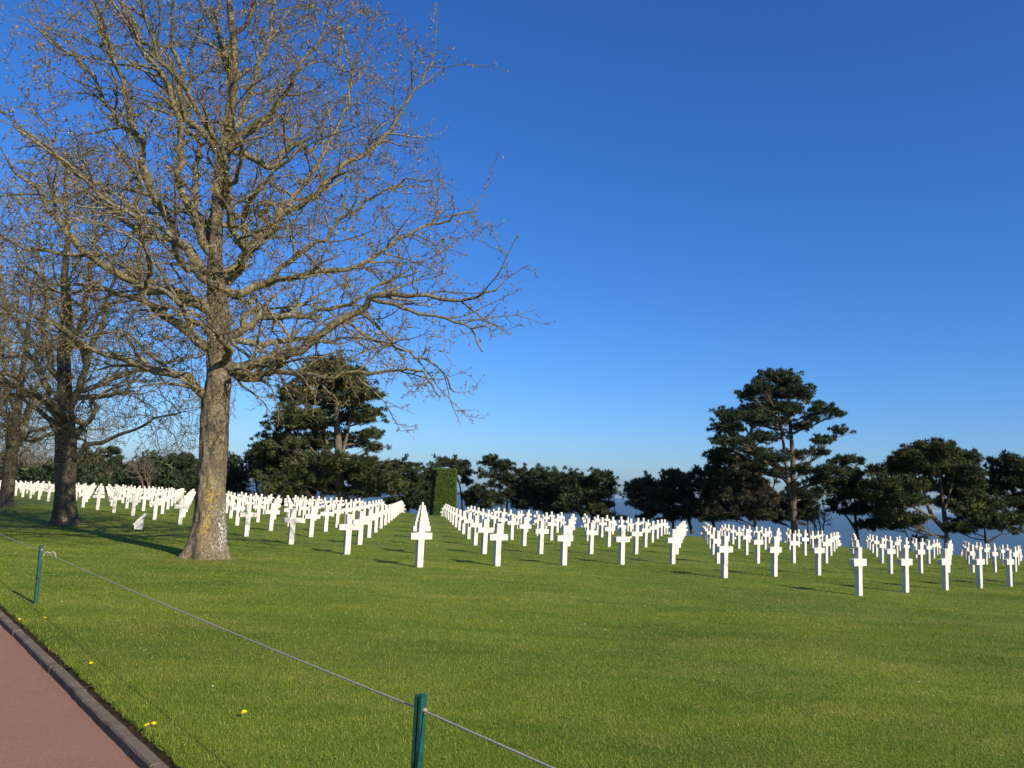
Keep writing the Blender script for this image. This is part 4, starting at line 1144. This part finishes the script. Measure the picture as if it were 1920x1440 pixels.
# ------------------------------------------------------------------ rope fence
POST_A = np.array([-6.02, 10.38]); POST_B = np.array([-0.318, 3.42])
def build_fence():
    green = mat_plain('green_paint', (0.006, 0.062, 0.044), 0.42, 0.5, 0.35, 30)
    steel = mat_plain('rusty_eyelet', (0.30, 0.22, 0.15), 0.6, 0.4, 0.4, 60)
    step = POST_B - POST_A
    ang = math.atan2(step[1], step[0])
    def prof_mesh(h):
        # folded steel section: two flanges either side of a groove
        w, d, t = 0.019, 0.022, 0.005
        P = [(-w, -d), (-0.005, -d), (-0.005, -d + 0.010), (0.005, -d + 0.010), (0.005, -d), (w, -d), (w, d * 0.4), (w - t, d * 0.8), (0, d), (-w + t, d * 0.8), (-w, d * 0.4)]
        bm = bmesh.new()
        lo = [bm.verts.new((x, y, -0.1)) for x, y in P]; hi = [bm.verts.new((x, y, h)) for x, y in P]
        n = len(P)
        for k in range(n): bm.faces.new((lo[k], lo[(k + 1) % n], hi[(k + 1) % n], hi[k]))
        bm.faces.new(hi); bm.faces.new(lo[::-1])
        bmesh.ops.recalc_face_normals(bm, faces=bm.faces)
        bmesh.ops.bevel(bm, geom=[e for e in bm.edges if all(v.co.z > h - 1e-4 for v in e.verts)], offset=0.003, segments=2, affect='EDGES')
        return bm
    labels = ['green steel post at the far left end of the rope', 'green steel post left of the bare trees with a ribbon tied nearby', 'nearest green steel post, cut by the bottom edge of the photo', 'green steel post holding the near end of the rope']
    hts = [0.75, 0.745, 0.80, 0.8]
    tops = []
    spots = [POST_A - step, POST_A, POST_B, POST_B + step]
    root0 = None
    for k, xy in enumerate(spots):
        z = float(ground(xy[0], xy[1])); h = hts[k]
        if root0 is None:
            root0 = r = empty('fence_post', (xy[0], xy[1], z), ang + 0.25)
            bm_obj('shaft', prof_mesh(0.775), green, r)
            bm = bmesh.new()
            bmesh.ops.create_cone(bm, segments=14, radius1=0.011, radius2=0.011, depth=0.052, cap_ends=True, matrix=Matrix.Translation((0, 0, 0.715)) @ Matrix.Rotation(math.pi / 2, 4, 'Y'))
            bm_obj('eyelet', bm, steel, r)
            bm = bmesh.new()
            bmesh.ops.create_cone(bm, segments=10, radius1=0.025, radius2=0.023, depth=0.025, cap_ends=True, matrix=Matrix.Translation((0, 0, 0.30)))
            bm_obj('collar', bm, green, r)
        else:
            r = root0.copy(); COL.objects.link(r); r.location = (xy[0], xy[1], z)
            for ch in root0.children:
                c = ch.copy(); COL.objects.link(c); c.parent = r
        r.scale = (1, 1, h / 0.775)
        if k == 1: r.rotation_euler = (0.0, -0.055, ang + 0.25)
        tag(r, labels[k], 'post', 'green posts carrying the rope')
        tops.append(np.array([xy[0], xy[1], z + 0.715 * h / 0.775]) + (np.array([-0.04, 0, 0]) if k == 1 else 0))
    # rope
    grey = mat_plain('grey_rope', (0.36, 0.325, 0.275), 0.65, 0.4, 0.35, 160)
    P = []
    for a, b, sag in zip(tops, tops[1:], (0.05, 0.018, 0.012)):
        for t in np.linspace(0, 1, 160)[:-1]:
            p = a + (b - a) * t; p = p - np.array([0, 0, sag * 4 * t * (1 - t)]); P.append(p)
    P.append(tops[-1]); P = np.array(P)
    lines = [(P, np.full(len(P), 0.0044))]
    V, F = tubes(lines, 8)
    # twisted strands
    nn = np.arange(len(P))
    tag(mesh_np('rope', V, [F], grey, smooth=True), 'thin grey rope strung low across the lawn between green posts', 'rope')
    # white ribbon tied on the rope beside the far post
    a, b = tops[1], tops[2]; p = a + (b - a) * 0.08
    bm = bmesh.new()
    def loop(sx, ln):
        pr = None
        for k in range(9):
            t = k / 8
            q = Vector((sx * (0.10 * t + 0.02 * math.sin(t * 3)), 0.01 * math.sin(t * 4), 0.012 + 0.035 * math.sin(min(1, t * 1.6) * math.pi * 0.8) - ln * t * t))
            w = 0.009
            v = [bm.verts.new(q + Vector((0, -w, 0))), bm.verts.new(q + Vector((0, w, 0))), bm.verts.new(q + Vector((0, w, 0.004))), bm.verts.new(q + Vector((0, -w, 0.004)))]
            if pr:
                for s in range(4): bm.faces.new((pr[s], pr[(s + 1) % 4], v[(s + 1) % 4], v[s]))
            else: bm.faces.new(v[::-1])
            pr = v
        bm.faces.new(pr)
    loop(1, 0.10); loop(-1, 0.13)
    o = bm_obj('ribbon', bm, mat_plain('white_ribbon', (0.72, 0.70, 0.62), 0.7, 0.3, 0.1), None, True)
    o.location = p; o.scale = (0.75,) * 3; o.rotation_euler = (0, 0, 0.3)
    tag(o, 'short white ribbon drooping from the rope beside the far green post', 'ribbon')
build_fence()

# ------------------------------------------------------------------ small marker stone by the second tree
def marker():
    stone = mat_plain('marker_stone', (0.66, 0.64, 0.58), 0.6, 0.3, 0.12, 12)
    plate = mat_plain('marker_plate', (0.20, 0.215, 0.235), 0.35, 0.5, 0.2, 9)
    x, y = -12.65, 27.35
    r = empty('plot_marker', (x, y, float(ground(x, y))), -1.26)
    tag(r, 'small slanted white stone marker on the lawn between the bare trunks', 'marker')
    bm = bmesh.new()
    def block(a, b, zf, zb):       # wedge with slanted top
        vs = [bm.verts.new(p) for p in ((-a, -b, -0.1), (a, -b, -0.1), (a, b, -0.1), (-a, b, -0.1), (-a, -b, zf), (a, -b, zf), (a, b, zb), (-a, b, zb))]
        for f in ((3, 2, 1, 0), (4, 5, 6, 7), (0, 1, 5, 4), (1, 2, 6, 5), (2, 3, 7, 6), (3, 0, 4, 7)): bm.faces.new([vs[i] for i in f])
    block(0.12, 0.13, 0.16, 0.36)
    bm_obj('plinth', bm, stone, r)
    bm = bmesh.new()
    bmesh.ops.create_cube(bm, size=1, matrix=Matrix.Translation((0, 0.02, 0.34)) @ Matrix.Rotation(math.radians(48), 4, 'X') @ Matrix.Diagonal((0.46, 0.50, 0.085, 1)))
    bmesh.ops.bevel(bm, geom=list(bm.edges), offset=0.008, segments=2, affect='EDGES')
    tb = bm_obj('tablet', bm, stone, r)
    bm = bmesh.new()
    bmesh.ops.create_cube(bm, size=1, matrix=Matrix.Translation((0, 0.02, 0.34)) @ Matrix.Rotation(math.radians(48), 4, 'X') @ Matrix.Translation((0, 0, 0.045)) @ Matrix.Diagonal((0.38, 0.42, 0.006, 1)))
    bm_obj('plate', bm, plate, tb)
marker()

# ------------------------------------------------------------------ little flag at a grave
def flag():
    xy = LO + 13 * LA + 0 * LC
    p = at(1806, 1054, 47.5); x, y = p[0], p[1]
    z = float(ground(x, y))
    r = empty('small_flag', (x, y, z), 0.6)
    tag(r, 'tiny red and white striped flag on a stick at the foot of a cross', 'flag')
    bm = bmesh.new()
    bmesh.ops.create_cone(bm, segments=8, radius1=0.008, radius2=0.006, depth=0.62, cap_ends=True, matrix=Matrix.Translation((0, 0, 0.26)))
    bm_obj('stick', bm, mat_plain('flag_stick', (0.40, 0.30, 0.10), 0.6), r)
    T = NT('flag_cloth'); P = T.coord('Object')
    w = T.n('TexWave', Scale=4.2); w.bands_direction = 'Z'; T.l(P, w.inputs['Vector'])
    T.base(T.ramp(w.outputs['Fac'], [(0.48, (0.55, 0.03, 0.03)), (0.52, (0.75, 0.72, 0.70))])); T.rough(0.8)
    bm = bmesh.new(); n = 10; g = []
    for i in range(n + 1):
        t = i / n; row = []
        for k in range(5):
            u = k / 4
            row.append(bm.verts.new((-0.008 - 0.24 * t * (1 - 0.2 * t), 0.035 * math.sin(t * 7 + u), 0.56 - 0.26 * u - 0.16 * t * t)))
        g.append(row)
    for i in range(n):
        for k in range(4): bm.faces.new((g[i][k], g[i + 1][k], g[i + 1][k + 1], g[i][k + 1]))
    c = bm_obj('cloth', bm, T.m, r, True)
    sm = c.modifiers.new('thick', 'SOLIDIFY'); sm.thickness = 0.004
flag()

# ------------------------------------------------------------------ pigeon on a limb
def pigeon():
    tgt = at(538, 592, 17.95); P = np.array(BIG_SK.p)
    m = (BIG_R > 0.025)
    uvz = [project(p) for p in P[m]]
    k = int(np.argmin([abs(u - 538) + abs(v - 598) for u, v, _ in uvz]))
    q = P[m][k]; rad = BIG_R[m][k]
    bm = bmesh.new()
    ctrl = [(-0.20, 0.010, 0.012), (-0.13, 0.018, 0.022), (-0.08, 0.040, 0.040), (-0.02, 0.062, 0.058), (0.05, 0.075, 0.054), (0.09, 0.105, 0.040), (0.112, 0.135, 0.027), (0.128, 0.150, 0.028), (0.148, 0.152, 0.020), (0.160, 0.148, 0.008), (0.178, 0.142, 0.003)]
    rings = []
    for (x, z, r) in ctrl:
        rings.append([bm.verts.new((x, r * 0.92 * math.cos(a), z + r * math.sin(a))) for a in [k_ * math.pi / 5 for k_ in range(10)]])
    for a, b in zip(rings, rings[1:]):
        for s in range(10): bm.faces.new((a[s], a[(s + 1) % 10], b[(s + 1) % 10], b[s]))
    bm.faces.new(rings[0][::-1]); bm.faces.new(rings[-1])
    for sy in (-0.022, 0.022):
        bmesh.ops.create_cone(bm, segments=6, radius1=0.006, radius2=0.007, depth=0.05, matrix=Matrix.Translation((0.0, sy, 0.0)))
    r = empty('pigeon', (q[0], q[1], q[2] + rad + 0.02), 0.15)
    r.scale = (1.15,) * 3
    tag(r, 'grey pigeon perched on a limb of the large bare tree', 'bird')
    T = NT('pigeon_plumage'); Pn = T.coord('Object'); sp = T.n('SeparateXYZ'); T.l(Pn, sp.inputs[0])
    c = T.ramp(T.math('ADD', T.math('MULTIPLY', sp.outputs['X'], 2.2), 0.5), [(0.1, (0.10, 0.10, 0.11)), (0.25, (0.34, 0.33, 0.34)), (0.6, (0.42, 0.36, 0.36)), (0.75, (0.26, 0.28, 0.30)), (0.87, (0.30, 0.28, 0.28)), (0.93, (0.45, 0.30, 0.12))])
    T.base(c); T.rough(0.7)
    bm_obj('body', bm, T.m, r, True)
pigeon()

# ------------------------------------------------------------------ flowers in the grass
def flowers():
    pm = mat_plain('yellow_petals', (0.80, 0.58, 0.015), 0.6, 0.3, 0.15, 30)
    st = mat_plain('flower_stalk', (0.07, 0.13, 0.02), 0.6, 0.3, 0.2)
    spots = [(458, 1334, 'lone yellow flower head in the grass left of the nearest post', 1.25), (276, 1358, 'larger of two yellow flowers touching at the edge of the soil strip', 1.2), (289, 1352, 'paler yellow flower beside the larger one at the edge of the soil strip', 0.95),
             (171, 1240, 'yellow flower lying in the grass midway along the kerb', 0.95), (84, 1156, 'small yellow flower below the far green post', 1.0), (37, 1158, 'small yellow flower at the kerb edge left of the far green post', 0.9)]
    def petals():
        bm = bmesh.new()
        r = random.Random(4)
        for ring, (n, L, tilt) in enumerate(((9, 0.024, 0.25), (8, 0.020, 0.6), (6, 0.013, 1.0))):
            for k in range(n):
                a = 2 * math.pi * k / n + ring * 0.3 + r.uniform(-0.1, 0.1); t = tilt + r.uniform(-0.15, 0.15)
                d = Vector((math.cos(a) * math.cos(t), math.sin(a) * math.cos(t), math.sin(t))); s = Vector((-math.sin(a), math.cos(a), 0)) * 0.0045
                up = Vector((0, 0, 0.0012))
                q = [s * 0.5, -s * 0.5, d * L * 0.65 - s, d * L, d * L * 0.65 + s]
                top = [bm.verts.new(v + up) for v in q]; bot = [bm.verts.new(v - up) for v in q]
                bm.faces.new(top); bm.faces.new(bot[::-1])
                for i in range(5): bm.faces.new((top[i], bot[i], bot[(i + 1) % 5], top[(i + 1) % 5]))
        return bm
    first = None
    for (u, v, lab, sc) in spots:
        # ground point under the pixel
        d = ray(u, v); t = 2.0
        for _ in range(60):
            p = d * t; gz = float(ground(p[0], p[1])) - Z0 + 0.05
            t *= gz / p[2] if p[2] < -0.1 else 1.0
        p = d * t; z = float(ground(p[0], p[1]))
        if first is None:
            first = r = empty('flower', (p[0], p[1], z))
            h = bm_obj('petals', petals(), pm, r); h.location = (0, 0, 0.048); h.rotation_euler = (0.35, -0.1, 0)
            bm = bmesh.new(); bmesh.ops.create_cone(bm, segments=6, radius1=0.002, radius2=0.0016, depth=0.06, cap_ends=True, matrix=Matrix.Translation((0, 0, 0.018)))
            bm_obj('stalk', bm, st, r)
        else:
            r = first.copy(); COL.objects.link(r); r.location = (p[0], p[1], z)
            for ch in first.children:
                c = ch.copy(); COL.objects.link(c); c.parent = r
        r.scale = (sc * 0.75,) * 3; r.rotation_euler = (0, 0, u * 0.7)
        tag(r, lab, 'flower', 'yellow flowers in the grass')
flowers()

# ------------------------------------------------------------------ grass blades and daisies
def grass():
    rng = np.random.default_rng(3)
    V = []; tone = []
    def zone(y0, y1, dens, h, w, lim):
        # sample inside the wedge the lens takes in
        hw = 0.72 * y1 + 2.2
        n = int((y1 - y0) * 2 * hw * dens)
        y = rng.uniform(y0, y1, n); x = rng.uniform(-hw, hw, n)
        k = np.abs(x) < 0.72 * y + 2.2; x, y = x[k], y[k]; n = len(x)
        N = x * KN[0] + y * KN[1]
        keep = N > 1.70 + rng.exponential(0.012, n) - 0.02 + 0.012 * np.sin((x - y) * 7.0) + 0.010 * np.sin((x - y) * 17.0 + 1)
        x, y = x[keep], y[keep]; n = len(x)
        ex = 1 + 0.5 * np.clip(1 - (x * KN[0] + y * KN[1] - 1.70) / 0.12, 0, 1)
        z = ground(x, y)
        a = rng.uniform(0, 2 * math.pi, n); L = h * rng.uniform(0.5, 1.35, n) * ex
        lean = rng.uniform(0.15, 1.05, n)
        d = np.stack([np.cos(a) * np.sin(lean), np.sin(a) * np.sin(lean), np.cos(lean)], -1)
        b = a + rng.uniform(0.8, 2.3, n)
        s = np.stack([np.cos(b), np.sin(b), np.zeros(n)], -1) * (w * rng.uniform(0.7, 1.3, n))[:, None] * 0.5
        p = np.stack([x, y, z - 0.004], -1)
        V.append(np.stack([p - s, p + s, p + d * L[:, None]], 1).reshape(-1, 3))
        tone.append(np.repeat(rng.random(n), 3))
    zone(2.2, 7.5, 6500, 0.030, 0.0042, 0)
    zone(7.5, 13, 2600, 0.029, 0.0062, 0)
    zone(13, 24, 800, 0.028, 0.011, 0)
    zone(24, 46, 170, 0.028, 0.021, 0)
    V = np.vstack(V); F = np.arange(len(V)).reshape(-1, 3)
    print('GRASS', len(F))
    tag(mesh_np('grass', V, [F], MAT['blade'], attrs={'tone': np.concatenate(tone)}), 'short mown green and straw coloured grass of the cemetery lawn', 'grass', kind='stuff')
    # daisies
    n = 900
    y = np.sqrt(rng.uniform(12, 26 * 26, n)); x = rng.uniform(-0.7, 0.7, n) * y
    cl = (np.sin(x * 0.9 + 1) * np.sin(y * 0.7) + rng.normal(0, 0.5, n)) > 0.55
    keep = (x * KN[0] + y * KN[1] > 1.9) & cl; x, y = x[keep], y[keep]; n = len(x)
    z = ground(x, y) + rng.uniform(0.022, 0.036, n)
    k = 7; a = np.arange(k) * 2 * math.pi / k
    rad = rng.uniform(0.004, 0.0075, n)[:, None]
    tx, ty = rng.normal(0, 0.35, n)[:, None], rng.normal(0, 0.35, n)[:, None]
    cx, cy = np.cos(a)[None] * rad, np.sin(a)[None] * rad
    R = np.stack([x[:, None] + cx, y[:, None] + cy, z[:, None] + cx * tx + cy * ty], -1)
    C = np.stack([x, y, z + 0.004], -1)[:, None]
    V = np.concatenate([R, C], 1).reshape(-1, 3)
    b = np.arange(n)[:, None] * (k + 1)
    F = np.stack([b + np.arange(k), b + (np.arange(k) + 1) % k, np.broadcast_to(b + k, (n, k))], -1).reshape(-1, 3)
    tag(mesh_np('daisies', V, [F], mat_plain('daisy_white', (0.75, 0.74, 0.70), 0.6, 0.2, 0.1)), 'tiny white daisies dotted through the lawn', 'daisies', kind='stuff')
grass()

# ------------------------------------------------------------------ sea haze
def haze():
    bm = bmesh.new()
    bmesh.ops.create_cube(bm, size=1, matrix=Matrix.Translation((0, 0, -13.5)) @ Matrix.Diagonal((50000, 50000, 67, 1)))
    m = bpy.data.materials.new('haze_air'); m.use_nodes = True
    nt = m.node_tree; nt.nodes.remove(nt.nodes['Principled BSDF'])
    v = nt.nodes.new('ShaderNodeVolumePrincipled')
    v.inputs['Color'].default_value = (0.50, 0.72, 1.0, 1)
    v.inputs['Density'].default_value = 2.6e-5
    v.inputs['Anisotropy'].default_value = 0.0
    nt.links.new(v.outputs[0], nt.nodes['Material Output'].inputs['Volume'])
    o = bm_obj('haze', bm, m)
    tag(o, 'pale sea haze hanging in the air', 'haze', kind='stuff')
haze()
